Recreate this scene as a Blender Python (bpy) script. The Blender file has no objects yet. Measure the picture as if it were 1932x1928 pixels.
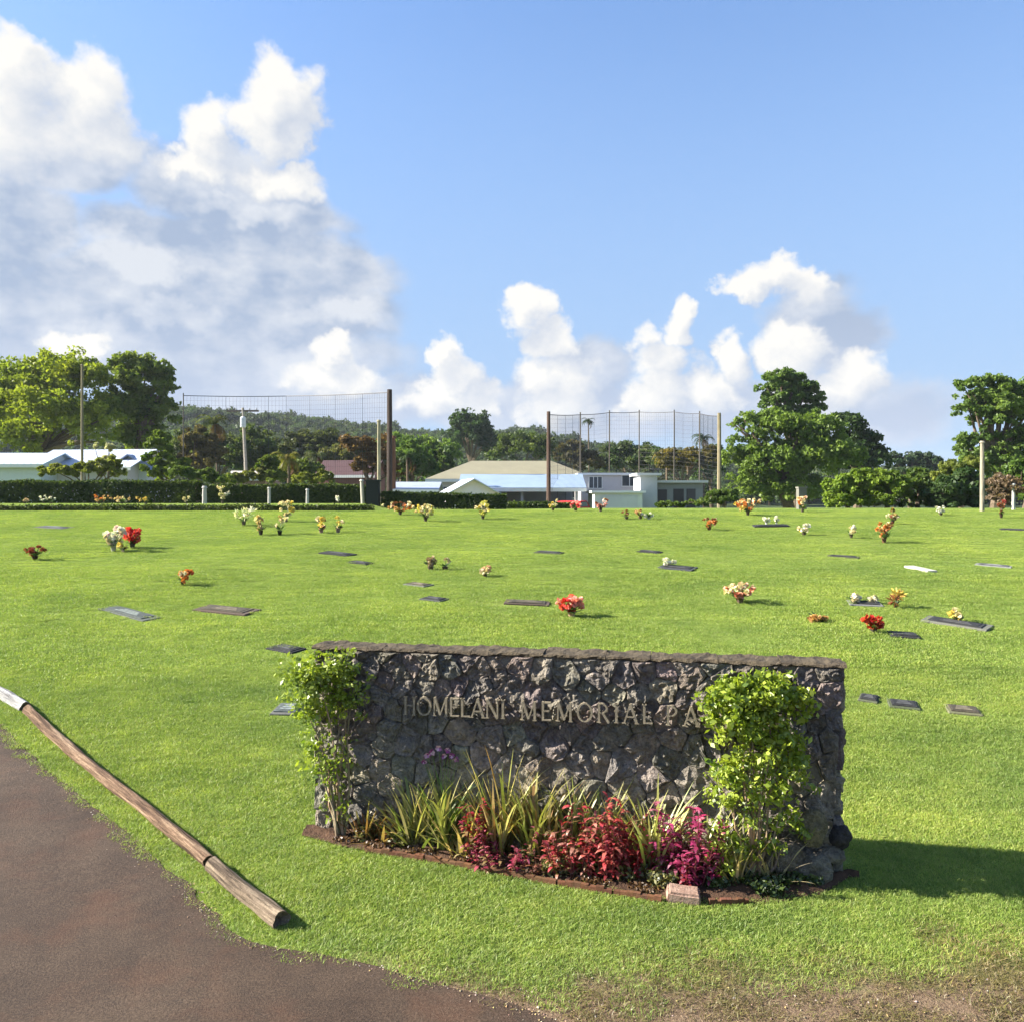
import bpy, bmesh, math, random
import numpy as np
from mathutils import Vector, Matrix, noise as mnoise

random.seed(7)
rng = np.random.default_rng(11)
R = math.radians
S = bpy.context.scene
C = S.collection

# ------------------------------------------------------------------ camera
CZ = 2.5                       # height of the lens above the street
FPX, UC, VH = 1546.0, 966.0, 940.0   # focal length, centre column and horizon row of the photograph seen 1932 px wide
cam_d = bpy.data.cameras.new('camera')
cam = bpy.data.objects.new('camera', cam_d)
C.objects.link(cam)
cam.location = (0, 0, CZ)
cam.rotation_euler = (R(90), 0, 0)
cam_d.sensor_width = 36.0
cam_d.lens = 36.0 * FPX / 1932.0
cam_d.shift_y = -(964.0 - VH) / 1932.0
cam_d.clip_start = 0.05
cam_d.clip_end = 8000
S.camera = cam

# ------------------------------------------------------------------ sun and sky
SUN_EL = 29.0
SUN_AZ = -88.0     # degrees clockwise from +Y; the sun stands to the left of the view
ts = Vector((math.sin(R(SUN_AZ)) * math.cos(R(SUN_EL)), math.cos(R(SUN_AZ)) * math.cos(R(SUN_EL)), math.sin(R(SUN_EL))))
sun_d = bpy.data.lights.new('sun', 'SUN')
sun_d.energy = 4.6
sun_d.angle = R(0.53)
sun_d.color = (1.0, 0.94, 0.83)
sun = bpy.data.objects.new('sun', sun_d)
C.objects.link(sun)
sun.rotation_euler = (-ts).to_track_quat('-Z', 'Y').to_euler()
sun.location = (-30, 5, 40)

S.view_settings.view_transform = 'Standard'
S.view_settings.look = 'None'
S.view_settings.gamma = 1.0
S.view_settings.use_curve_mapping = False
EXPOSURE = 2.0
S.view_settings.exposure = EXPOSURE

S.render.engine = 'CYCLES'
S.cycles.use_denoising = True
try:
    S.cycles.denoiser = 'OPENIMAGEDENOISE'
except Exception:
    pass
S.cycles.max_bounces = 5
S.cycles.diffuse_bounces = 2
S.cycles.glossy_bounces = 2
S.cycles.transmission_bounces = 3
S.cycles.transparent_max_bounces = 6
S.cycles.volume_bounces = 0
S.cycles.sample_clamp_indirect = 5.0
S.cycles.use_adaptive_sampling = True
S.cycles.adaptive_threshold = 0.015

world = bpy.data.worlds.new('World')
S.world = world
world.use_nodes = True
SKY_STRENGTH = 0.074


def build_world():
    nt = world.node_tree
    nt.nodes.clear()
    N, L = nt.nodes, nt.links
    out = N.new('ShaderNodeOutputWorld')
    bg = N.new('ShaderNodeBackground')
    bg.inputs['Strength'].default_value = SKY_STRENGTH
    sky = N.new('ShaderNodeTexSky')
    sky.sky_type = 'NISHITA'
    sky.sun_disc = False
    sky.sun_elevation = R(SUN_EL)
    sky.sun_rotation = R(SUN_AZ)
    sky.air_density = 1.0
    sky.dust_density = 0.6
    sky.ozone_density = 2.2
    sky.altitude = 50

    def math_(op, a, b=None, c=None, clamp=False):
        n = N.new('ShaderNodeMath'); n.operation = op; n.use_clamp = clamp
        for i, v in enumerate((a, b, c)):
            if v is None:
                continue
            if isinstance(v, (int, float)):
                n.inputs[i].default_value = v
            else:
                L.new(v, n.inputs[i])
        return n.outputs[0]

    def vmath(op, a, b=None, c=None):
        n = N.new('ShaderNodeVectorMath'); n.operation = op
        for i, v in enumerate((a, b, c)):
            if v is None:
                continue
            if isinstance(v, (tuple, list)):
                n.inputs[i].default_value = v
            else:
                L.new(v, n.inputs[i])
        return n.outputs['Value'] if op in ('DOT_PRODUCT', 'LENGTH') else n.outputs[0]

    def noise_(vec, scale, detail, rough, dim='3D', col=False):
        n = N.new('ShaderNodeTexNoise'); n.noise_dimensions = dim
        n.inputs['Scale'].default_value = scale
        n.inputs['Detail'].default_value = detail
        n.inputs['Roughness'].default_value = rough
        L.new(vec, n.inputs['Vector'])
        return n.outputs['Color' if col else 'Fac']

    def smooth(x, a, b):
        n = N.new('ShaderNodeMapRange'); n.interpolation_type = 'SMOOTHSTEP'
        n.inputs['From Min'].default_value = a; n.inputs['From Max'].default_value = b
        L.new(x, n.inputs['Value'])
        return n.outputs[0]

    def mix(f, a, b):
        n = N.new('ShaderNodeMix'); n.data_type = 'RGBA'
        if isinstance(f, (int, float)):
            n.inputs[0].default_value = f
        else:
            L.new(f, n.inputs[0])
        for i, v in ((6, a), (7, b)):
            if isinstance(v, tuple):
                n.inputs[i].default_value = v + (1,)
            else:
                L.new(v, n.inputs[i])
        return n.outputs[2]

    tc = N.new('ShaderNodeTexCoord')
    sep = N.new('ShaderNodeSeparateXYZ')
    L.new(tc.outputs['Generated'], sep.inputs[0])
    az = math_('ARCTAN2', sep.outputs[0], sep.outputs[1])
    el = math_('ARCSINE', sep.outputs[2])
    comb = N.new('ShaderNodeCombineXYZ')
    L.new(az, comb.inputs[0]); L.new(el, comb.inputs[1])
    ae = comb.outputs[0]

    def ang(u, v):
        a = math.atan((u - UC) / FPX)
        return a, math.atan((VH - v) / FPX * math.cos(a))

    def warp(vec, amp, scale, detail):
        w = noise_(vec, scale, detail, 0.6, col=True)
        w = vmath('SUBTRACT', w, (0.5, 0.5, 0.5))
        w = vmath('MULTIPLY', w, (amp, amp, 0.0))
        return vmath('ADD', vec, w)

    def field(vec, blobs):
        acc = None
        for (u, v, ru, rv) in blobs:
            a, e = ang(u, v)
            d = vmath('SUBTRACT', vec, (a, e, 0))
            d = vmath('MULTIPLY', d, (FPX / ru, FPX / rv, 0))
            t = math_('SUBTRACT', 1.0, vmath('DOT_PRODUCT', d, d))
            acc = t if acc is None else math_('SMOOTH_MAX', acc, t, 0.25)
        return acc

    white = [(45, 125, 62, 56), (44, 190, 80, 72), (30, 260, 110, 60), (165, 190, 72, 72), (160, 255, 90, 60),
             (535, 190, 76, 76), (520, 255, 86, 56), (570, 245, 46, 56), (400, 258, 58, 58), (410, 310, 40, 44),
             (520, 345, 84, 36), (370, 320, 90, 34),
             (640, 715, 100, 42), (620, 665, 42, 34), (135, 650, 56, 26),
             (842, 665, 36, 36), (870, 705, 50, 46), (830, 755, 80, 46), (900, 760, 50, 40),
             (998, 588, 48, 44), (1040, 636, 60, 46), (1052, 715, 86, 66), (1060, 770, 90, 46),
             (1283, 612, 38, 40), (1215, 638, 42, 42), (1245, 685, 66, 56), (1240, 750, 80, 56),
             (1378, 672, 40, 46), (1350, 738, 64, 50),
             (1400, 542, 48, 26), (1450, 530, 72, 40), (1505, 548, 52, 40), (1500, 665, 76, 58), (1620, 700, 58, 50), (1540, 735, 110, 50)]
    grey = [(120, 285, 130, 56), (380, 340, 120, 66), (500, 400, 150, 50), (420, 460, 220, 60), (560, 520, 170, 60),
            (330, 560, 220, 76), (560, 600, 170, 66), (250, 640, 230, 70), (480, 690, 270, 70), (90, 590, 170, 100),
            (50, 410, 90, 80), (1540, 595, 90, 54), (1590, 640, 74, 56), (1120, 710, 80, 60),
            (1000, 770, 420, 50), (1500, 770, 280, 56), (560, 770, 300, 50)]

    wvec = warp(ae, 0.085, 16.0, 6.0)
    wvec2 = warp(ae, 0.12, 6.0, 5.0)
    OFF = (-0.017, 0.022, 0)

    def dens(vec, raw, blobs, amp, scale):
        f = field(vec, blobs)
        f = math_('MAXIMUM', f, -1.5)
        n = noise_(raw, scale, 7.0, 0.60)
        f = math_('MULTIPLY_ADD', math_('SUBTRACT', n, 0.5), amp, f)
        return f

    rawA = vmath('MULTIPLY', ae, (1, 1.25, 1))
    dW = dens(wvec, rawA, white, 1.9, 15.0)
    dW2 = dens(vmath('ADD', wvec, OFF), vmath('ADD', rawA, OFF), white, 1.9, 15.0)
    rawB = vmath('MULTIPLY', ae, (1, 1.45, 1))
    dG = dens(wvec2, rawB, grey, 1.7, 9.0)
    gA = noise_(rawB, 10.0, 7.0, 0.56)
    gB = noise_(vmath('ADD', rawB, (-0.022, 0.04, 0)), 10.0, 4.0, 0.56)
    soft = field(wvec, [(480, 345, 110, 50), (290, 500, 70, 34), (200, 460, 60, 40), (330, 592, 80, 36), (650, 590, 90, 30), (150, 640, 90, 44), (480, 400, 120, 30), (600, 690, 120, 50)])

    # scattered fair-weather cumulus all round the rest of the sky
    nz = noise_(vmath('MULTIPLY', tc.outputs['Generated'], (1, 1, 2.4)), 3.2, 7.0, 0.56)
    away = smooth(math_('ABSOLUTE', az), 0.62, 0.95)
    gen = math_('MULTIPLY', smooth(nz, 0.53, 0.66), away)
    gen = math_('MULTIPLY', gen, smooth(el, -0.02, 0.06))

    aW = smooth(dW, -0.18, 0.62)
    aG = math_('MULTIPLY', smooth(dG, -0.55, 0.50), 0.94)
    lit = math_('MULTIPLY_ADD', math_('SUBTRACT', dW, dW2), 0.62, 0.55, clamp=True)
    litG = math_('MULTIPLY_ADD', math_('SUBTRACT', gA, gB), 3.2, 0.30)
    litG = math_('ADD', litG, math_('MULTIPLY', smooth(soft, -0.2, 0.9), 0.62), clamp=True)
    k = 1.0 / SKY_STRENGTH / (2 ** EXPOSURE)

    def col(r, g, b, m=1.0):
        def lin(c):
            c /= 255.0
            return (c / 12.92 if c <= 0.04045 else ((c + 0.055) / 1.055) ** 2.4) * k * m
        return (lin(r), lin(g), lin(b))
    cw = mix(lit, col(190, 203, 224), col(253, 251, 246, 1.02))
    cg = mix(litG, col(170, 186, 211), col(228, 232, 238))
    cg = mix(math_('MULTIPLY', smooth(el, 0.26, 0.04), 0.6), cg, col(206, 217, 238))
    hs = N.new('ShaderNodeHueSaturation')
    hs.inputs['Hue'].default_value = 0.506
    hs.inputs['Saturation'].default_value = 1.15
    hs.inputs['Value'].default_value = 1.0
    L.new(sky.outputs[0], hs.inputs['Color'])
    c = mix(gen, hs.outputs[0], col(226, 230, 236))
    # pale air low over the horizon
    c = mix(math_('MULTIPLY', smooth(el, 0.75, 0.05), 0.9), c, col(164, 194, 233))
    c = mix(aG, c, cg)
    c = mix(aW, c, cw)
    L.new(c, bg.inputs['Color'])
    L.new(bg.outputs[0], out.inputs['Surface'])
    world.cycles.sampling_method = 'MANUAL'
    world.cycles.sample_map_resolution = 512


build_world()

# ------------------------------------------------------------------ helpers
def P(u, v, y):
    """the point at depth y seen at pixel (u, v) of the photograph"""
    return Vector(((u - UC) / FPX * y, y, CZ - (v - VH) / FPX * y))


def sp(t, k):
    return math.log1p(math.exp(min(t / k, 60))) * k if t / k < 50 else t


def sstep(a, b, x):
    t = min(1, max(0, (x - a) / (b - a)))
    return t * t * (3 - 2 * t)


def gz(x, y):
    """height of the ground: level by the street, a lawn rising behind the sign, a plateau beyond"""
    z = 0.08 * sp(y - 6.2, 0.5)
    top = 2.03
    k = 0.12
    z = top - sp(top - z, k) if z < top + 2 else top
    # terrace behind the low hedge
    z += 0.24 * sstep(33.3, 34.1, y) * (1 - sstep(-6.4, -5.0, x))
    if 7 < y < 40:
        w = sstep(7, 12, y) * (1 - sstep(26, 33, y))
        z += w * 0.05 * (math.sin(x * 0.45 + 0.6 * y) * 0.5 + math.sin(x * 0.9 - y * 0.35 + 1.3) * 0.4)
    z -= 1.45 * sstep(39.5, 52, y)     # beyond the crest the land falls to the houses
    if y > 90:
        z -= min(2.0, 0.012 * (y - 90))
    return z


def at(u, v):
    """where the sight line through (u, v) meets the ground"""
    y = 2.5
    while y < 60:
        p = P(u, v, y)
        if p.z <= gz(p.x, p.y):
            lo, hi = y - 0.1, y
            for _ in range(18):
                m = (lo + hi) / 2
                p = P(u, v, m)
                if p.z <= gz(p.x, p.y):
                    hi = m
                else:
                    lo = m
            p = P(u, v, hi)
            return Vector((p.x, p.y, gz(p.x, p.y)))
        y += 0.1
    p = P(u, v, 34)
    return Vector((p.x, p.y, gz(p.x, p.y)))


def ground_at(u, y):
    x = (u - UC) / FPX * y
    return Vector((x, y, gz(x, y)))


def put(o, label=None, cat=None, group=None, kind=None):
    if label: o['label'] = label
    if cat: o['category'] = cat
    if group: o['group'] = group
    if kind: o['kind'] = kind
    return o


def empty(name, loc, label, cat, group=None, rz=0.0):
    o = bpy.data.objects.new(name, None)
    o.empty_display_size = 0.1
    C.objects.link(o)
    o.location = loc
    o.rotation_euler = (0, 0, rz)
    return put(o, label, cat, group)


class MB:
    """collects faces with one colour each and links them as ONE mesh object"""
    def __init__(self):
        self.v, self.f, self.c = [], [], []
        self.n = 0
        self.blocks = []

    def add(self, verts, faces, col=(1, 1, 1)):
        b = len(self.v)
        self.v.extend([tuple(q) for q in verts])
        for q in faces:
            self.f.append(tuple(b + i for i in q))
            self.c.append(col)

    def box(self, lo, hi, col=(1, 1, 1), M=None):
        x0, y0, z0 = lo; x1, y1, z1 = hi
        vs = [Vector(q) for q in ((x0, y0, z0), (x1, y0, z0), (x1, y1, z0), (x0, y1, z0), (x0, y0, z1), (x1, y0, z1), (x1, y1, z1), (x0, y1, z1))]
        if M is not None:
            vs = [M @ q for q in vs]
        self.add(vs, [(3, 2, 1, 0), (4, 5, 6, 7), (0, 1, 5, 4), (1, 2, 6, 5), (2, 3, 7, 6), (3, 0, 4, 7)], col)

    def tube(self, pts, rad, n=6, col=(1, 1, 1), wob=0.0, cap=True):
        pts = [Vector(p) for p in pts]
        if not isinstance(rad, (list, tuple)):
            rad = [rad] * len(pts)
        vs, fs = [], []
        prev = None
        for i, p in enumerate(pts):
            d = (pts[min(i + 1, len(pts) - 1)] - pts[max(i - 1, 0)])
            d = d.normalized() if d.length > 1e-9 else Vector((0, 0, 1))
            if prev is None:
                a = d.orthogonal().normalized()
            else:
                a = (prev - d * prev.dot(d))
                a = a.normalized() if a.length > 1e-6 else d.orthogonal().normalized()
            prev = a
            b = d.cross(a)
            for k in range(n):
                t = 2 * math.pi * k / n
                r = rad[i] * (1 + (random.uniform(-wob, wob) if wob else 0))
                vs.append(p + (a * math.cos(t) + b * math.sin(t)) * r)
        for i in range(len(pts) - 1):
            for k in range(n):
                fs.append((i * n + k, i * n + (k + 1) % n, (i + 1) * n + (k + 1) % n, (i + 1) * n + k))
        if cap:
            fs.append(tuple(reversed(range(n))))
            fs.append(tuple((len(pts) - 1) * n + k for k in range(n)))
        self.add(vs, fs, col)

    def lathe(self, prof, n=10, loc=(0, 0, 0), col=(1, 1, 1)):
        vs, fs = [], []
        for (r, z) in prof:
            for k in range(n):
                t = 2 * math.pi * k / n
                vs.append((loc[0] + r * math.cos(t), loc[1] + r * math.sin(t), loc[2] + z))
        for i in range(len(prof) - 1):
            for k in range(n):
                fs.append((i * n + k, i * n + (k + 1) % n, (i + 1) * n + (k + 1) % n, (i + 1) * n + k))
        fs.append(tuple(reversed(range(n))))
        fs.append(tuple((len(prof) - 1) * n + k for k in range(n)))
        self.add(vs, fs, col)

    def strip(self, pts, widths, side, col, fold=0.0):
        """a leaf blade along pts, `side` = its width direction"""
        vs, fs = [], []
        side = Vector(side).normalized()
        for p, w in zip(pts, widths):
            p = Vector(p)
            vs += [p - side * w, p + side * w]
        for i in range(len(pts) - 1):
            fs.append((2 * i, 2 * i + 1, 2 * i + 3, 2 * i + 2))
        self.add(vs, fs, col)

    def quads(self, V, col):
        """V: (n,4,3) array, col: (n,3)"""
        self.blocks.append((np.asarray(V, dtype=np.float32), np.asarray(col, dtype=np.float32)))

    def mesh(self, name, mat, smooth=False):
        me = bpy.data.meshes.new(name)
        if self.blocks:
            V = np.concatenate([b[0] for b in self.blocks]); K = np.concatenate([b[1] for b in self.blocks])
            nq = len(V)
            v0 = np.array(self.v, dtype=np.float32).reshape(-1, 3)
            loops0 = np.array([i for f in self.f for i in f], dtype=np.int32)
            tot0 = np.array([len(f) for f in self.f], dtype=np.int32)
            verts = np.concatenate([v0, V.reshape(-1, 3)])
            loops = np.concatenate([loops0, np.arange(nq * 4, dtype=np.int32) + len(v0)])
            tot = np.concatenate([tot0, np.full(nq, 4, dtype=np.int32)])
            start = np.concatenate([[0], np.cumsum(tot)[:-1]]).astype(np.int32)
            me.vertices.add(len(verts)); me.vertices.foreach_set('co', verts.ravel())
            me.loops.add(len(loops)); me.loops.foreach_set('vertex_index', loops)
            me.polygons.add(len(tot)); me.polygons.foreach_set('loop_start', start); me.polygons.foreach_set('loop_total', tot)
            me.update(calc_edges=True)
            cols = np.concatenate([np.array(self.c, dtype=np.float32).reshape(-1, 3), K])
        else:
            me.from_pydata(self.v, [], self.f)
            cols = np.array(self.c, dtype=np.float32).reshape(-1, 3)
        a = me.attributes.new('col', 'FLOAT_COLOR', 'FACE')
        a.data.foreach_set('color', np.concatenate([cols, np.ones((len(cols), 1), np.float32)], 1).ravel())
        if smooth:
            me.polygons.foreach_set('use_smooth', [True] * len(me.polygons))
        me.materials.append(mat)
        return me

    def build(self, name, mat, parent=None, smooth=False):
        o = bpy.data.objects.new(name, self.mesh(name, mat, smooth))
        C.objects.link(o)
        if parent:
            o.parent = parent
        return o


def jit(c, s=0.15):
    k = 1 + random.uniform(-s, s)
    return tuple(max(0, q * k * (1 + random.uniform(-s, s) * 0.35)) for q in c)


# ------------------------------------------------------------------ materials
def new_mat(name):
    m = bpy.data.materials.new(name)
    m.use_nodes = True
    nt = m.node_tree
    nt.nodes.clear()
    out = nt.nodes.new('ShaderNodeOutputMaterial')
    return m, nt, out


def nd(nt, t, **kw):
    n = nt.nodes.new(t)
    for k, v in kw.items():
        if k in n.inputs:
            n.inputs[k].default_value = v
        else:
            setattr(n, k, v)
    return n


def ramp(nt, fac, stops):
    r = nt.nodes.new('ShaderNodeValToRGB')
    e = r.color_ramp.elements
    while len(e) > 1:
        e.remove(e[-1])
    e[0].position = stops[0][0]; e[0].color = stops[0][1] + (1,)
    for p, c in stops[1:]:
        x = e.new(p); x.color = c + (1,)
    nt.links.new(fac, r.inputs[0])
    return r.outputs[0]


def mixc(nt, f, a, b, mode='MIX'):
    n = nt.nodes.new('ShaderNodeMix'); n.data_type = 'RGBA'; n.blend_type = mode
    for i, v in ((0, f), (6, a), (7, b)):
        if isinstance(v, tuple):
            n.inputs[i].default_value = v + (1,)
        elif isinstance(v, (int, float)):
            n.inputs[i].default_value = v
        else:
            nt.links.new(v, n.inputs[i])
    return n.outputs[2]


def leaf_material(name, translucent=0.3, gloss=0.08, vary=0.35, scale=0.35, mottle=0.0):
    """colour of each leaf from its own face, drifting a little from place to place"""
    m, nt, out = new_mat(name)
    L = nt.links
    a = nd(nt, 'ShaderNodeAttribute', attribute_name='col')
    geo = nd(nt, 'ShaderNodeNewGeometry')
    nz = nd(nt, 'ShaderNodeTexNoise', Scale=scale, Detail=3.0, Roughness=0.6)
    L.new(geo.outputs['Position'], nz.inputs['Vector'])
    tint = ramp(nt, nz.outputs['Fac'], [(0.3, (1 - vary, 1 - vary * 0.8, 1 - vary * 0.6)), (0.7, (1 + vary, 1 + vary * 0.6, 1.0))])
    c = mixc(nt, 1.0, a.outputs['Color'], tint, 'MULTIPLY')
    if mottle:
        for sc_, k_, st_ in ((0.9, 1.15, (0.30, 1.0, 0.0)), (2.6, 1.0, (1, 1, 1)), (9.0, 0.7, (1, 1, 1))):
            n2 = nd(nt, 'ShaderNodeTexNoise', Scale=sc_, Detail=4.0, Roughness=0.65)
            mp = nt.nodes.new('ShaderNodeMapping'); mp.inputs['Rotation'].default_value = (0, 0, 0.35); mp.inputs['Scale'].default_value = st_
            L.new(geo.outputs['Position'], mp.inputs['Vector'])
            L.new(mp.outputs[0], n2.inputs['Vector'])
            q = mottle * k_
            c = mixc(nt, 1.0, c, ramp(nt, n2.outputs['Fac'], [(0.32, (1 - 1.25 * q, 1 - q, 1 - q)), (0.68, (1 + 0.9 * q, 1 + 0.6 * q, 1 + 0.7 * q))]), 'MULTIPLY')
    d = nd(nt, 'ShaderNodeBsdfDiffuse')
    t = nd(nt, 'ShaderNodeBsdfTranslucent')
    g = nd(nt, 'ShaderNodeBsdfGlossy', Roughness=0.45)
    L.new(c, d.inputs['Color'])
    ct = mixc(nt, 1.0, c, (1.05, 1.1, 0.65), 'MULTIPLY')
    L.new(ct, t.inputs['Color'])
    m1 = nd(nt, 'ShaderNodeMixShader'); m1.inputs[0].default_value = translucent
    L.new(d.outputs[0], m1.inputs[1]); L.new(t.outputs[0], m1.inputs[2])
    m2 = nd(nt, 'ShaderNodeMixShader'); m2.inputs[0].default_value = gloss
    L.new(m1.outputs[0], m2.inputs[1]); L.new(g.outputs[0], m2.inputs[2])
    L.new(m2.outputs[0], out.inputs['Surface'])
    return m


def rough_material(name, c1, c2, scale=8.0, rough=0.85, bump=0.3, bscale=40.0, use_col=False, detail=6.0, spec=0.25, obj_rand=0.0, metallic=0.0):
    m, nt, out = new_mat(name)
    L = nt.links
    tc = nd(nt, 'ShaderNodeTexCoord')
    n1 = nd(nt, 'ShaderNodeTexNoise', Scale=scale, Detail=detail, Roughness=0.65)
    L.new(tc.outputs['Object'], n1.inputs['Vector'])
    c = ramp(nt, n1.outputs['Fac'], [(0.3, c1), (0.7, c2)])
    if use_col:
        a = nd(nt, 'ShaderNodeAttribute', attribute_name='col')
        c = mixc(nt, 1.0, c, a.outputs['Color'], 'MULTIPLY')
    b = nd(nt, 'ShaderNodeBsdfPrincipled', Roughness=rough, Metallic=metallic)
    b.inputs['Specular IOR Level'].default_value = spec
    if obj_rand:
        oi = nd(nt, 'ShaderNodeObjectInfo')
        h = nd(nt, 'ShaderNodeMapRange'); h.inputs['To Min'].default_value = 1 - obj_rand; h.inputs['To Max'].default_value = 1 + obj_rand
        L.new(oi.outputs['Random'], h.inputs['Value'])
        c = mixc(nt, 1.0, c, h.outputs[0], 'MULTIPLY')
    L.new(c, b.inputs['Base Color'])
    n2 = nd(nt, 'ShaderNodeTexNoise', Scale=bscale, Detail=5.0, Roughness=0.6)
    L.new(tc.outputs['Object'], n2.inputs['Vector'])
    bp = nd(nt, 'ShaderNodeBump', Strength=bump, Distance=0.02)
    L.new(n2.outputs['Fac'], bp.inputs['Height'])
    L.new(bp.outputs[0], b.inputs['Normal'])
    L.new(b.outputs[0], out.inputs['Surface'])
    return m


M_leaf = leaf_material('leaf', 0.46, 0.012, 0.25, 0.25)
M_plant = leaf_material('garden_leaf', 0.42, 0.05, 0.2, 5.0)
M_petal = leaf_material('petal', 0.30, 0.02, 0.05, 3.0)
M_bark = rough_material('bark', (0.07, 0.05, 0.035), (0.19, 0.145, 0.10), 9.0, 0.95, 0.8, 30.0)
M_paint = rough_material('paint', (0.92, 0.92, 0.92), (1.0, 1.0, 1.0), 3.0, 0.7, 0.1, 30.0, use_col=True)
M_wood = rough_material('weathered_timber', (0.75, 0.75, 0.75), (1.15, 1.1, 1.05), 2.0, 0.9, 0.4, 25.0, use_col=True)
M_granite = rough_material('granite', (0.40, 0.40, 0.40), (0.75, 0.75, 0.72), 70.0, 0.9, 0.1, 90.0, use_col=True, spec=0.1)
M_bronze = rough_material('bronze', (0.5, 0.5, 0.5), (1.1, 1.1, 1.1), 14.0, 0.75, 0.25, 60.0, use_col=True, spec=0.2)
M_metalroof = rough_material('sheet_roof', (0.9, 0.9, 0.9), (1.08, 1.08, 1.08), 0.8, 0.5, 0.05, 10.0, use_col=True, spec=0.4)
M_glass = rough_material('window_glass', (0.03, 0.04, 0.05), (0.06, 0.07, 0.08), 2.0, 0.12, 0.0, 10.0, spec=0.6)
M_wire = rough_material('wire', (0.035, 0.035, 0.04), (0.06, 0.06, 0.065), 3.0, 0.6, 0.0, 10.0)
M_soil = rough_material('soil', (0.035, 0.018, 0.011), (0.095, 0.052, 0.03), 14.0, 0.95, 0.9, 45.0)


def lawn_material():
    m, nt, out = new_mat('lawn_soil')
    L = nt.links
    geo = nd(nt, 'ShaderNodeNewGeometry')
    n1 = nd(nt, 'ShaderNodeTexNoise', Scale=0.35, Detail=5.0, Roughness=0.6)
    n2 = nd(nt, 'ShaderNodeTexNoise', Scale=9.0, Detail=6.0, Roughness=0.7)
    n3 = nd(nt, 'ShaderNodeTexNoise', Scale=60.0, Detail=4.0, Roughness=0.7)
    for n in (n1, n2, n3):
        L.new(geo.outputs['Position'], n.inputs['Vector'])
    c = ramp(nt, n1.outputs['Fac'], [(0.3, (0.135, 0.20, 0.042)), (0.7, (0.19, 0.245, 0.06))])
    c2 = ramp(nt, n2.outputs['Fac'], [(0.3, (0.8, 0.8, 0.75)), (0.7, (1.15, 1.12, 1.1))])
    c = mixc(nt, 1.0, c, c2, 'MULTIPLY')
    # bare, dry earth beside the street
    sep = nd(nt, 'ShaderNodeSeparateXYZ'); L.new(geo.outputs['Position'], sep.inputs[0])
    near = nd(nt, 'ShaderNodeMapRange'); near.inputs['From Min'].default_value = 4.62; near.inputs['From Max'].default_value = 4.15
    yy = nt.nodes.new('ShaderNodeMath'); yy.operation = 'MULTIPLY_ADD'
    L.new(n2.outputs['Fac'], yy.inputs[0]); yy.inputs[1].default_value = -1.0
    L.new(sep.outputs[1], yy.inputs[2])
    yy2 = nt.nodes.new('ShaderNodeMath'); yy2.operation = 'ADD'; L.new(yy.outputs[0], yy2.inputs[0]); yy2.inputs[1].default_value = 0.5
    L.new(yy2.outputs[0], near.inputs['Value'])
    earth = ramp(nt, n3.outputs['Fac'], [(0.3, (0.10, 0.064, 0.042)), (0.7, (0.26, 0.19, 0.125))])
    c = mixc(nt, near.outputs[0], c, earth)
    b = nd(nt, 'ShaderNodeBsdfDiffuse'); L.new(c, b.inputs['Color'])
    bp = nd(nt, 'ShaderNodeBump', Strength=0.8, Distance=0.03); L.new(n3.outputs['Fac'], bp.inputs['Height'])
    L.new(bp.outputs[0], b.inputs['Normal'])
    L.new(b.outputs[0], out.inputs['Surface'])
    return m


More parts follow.
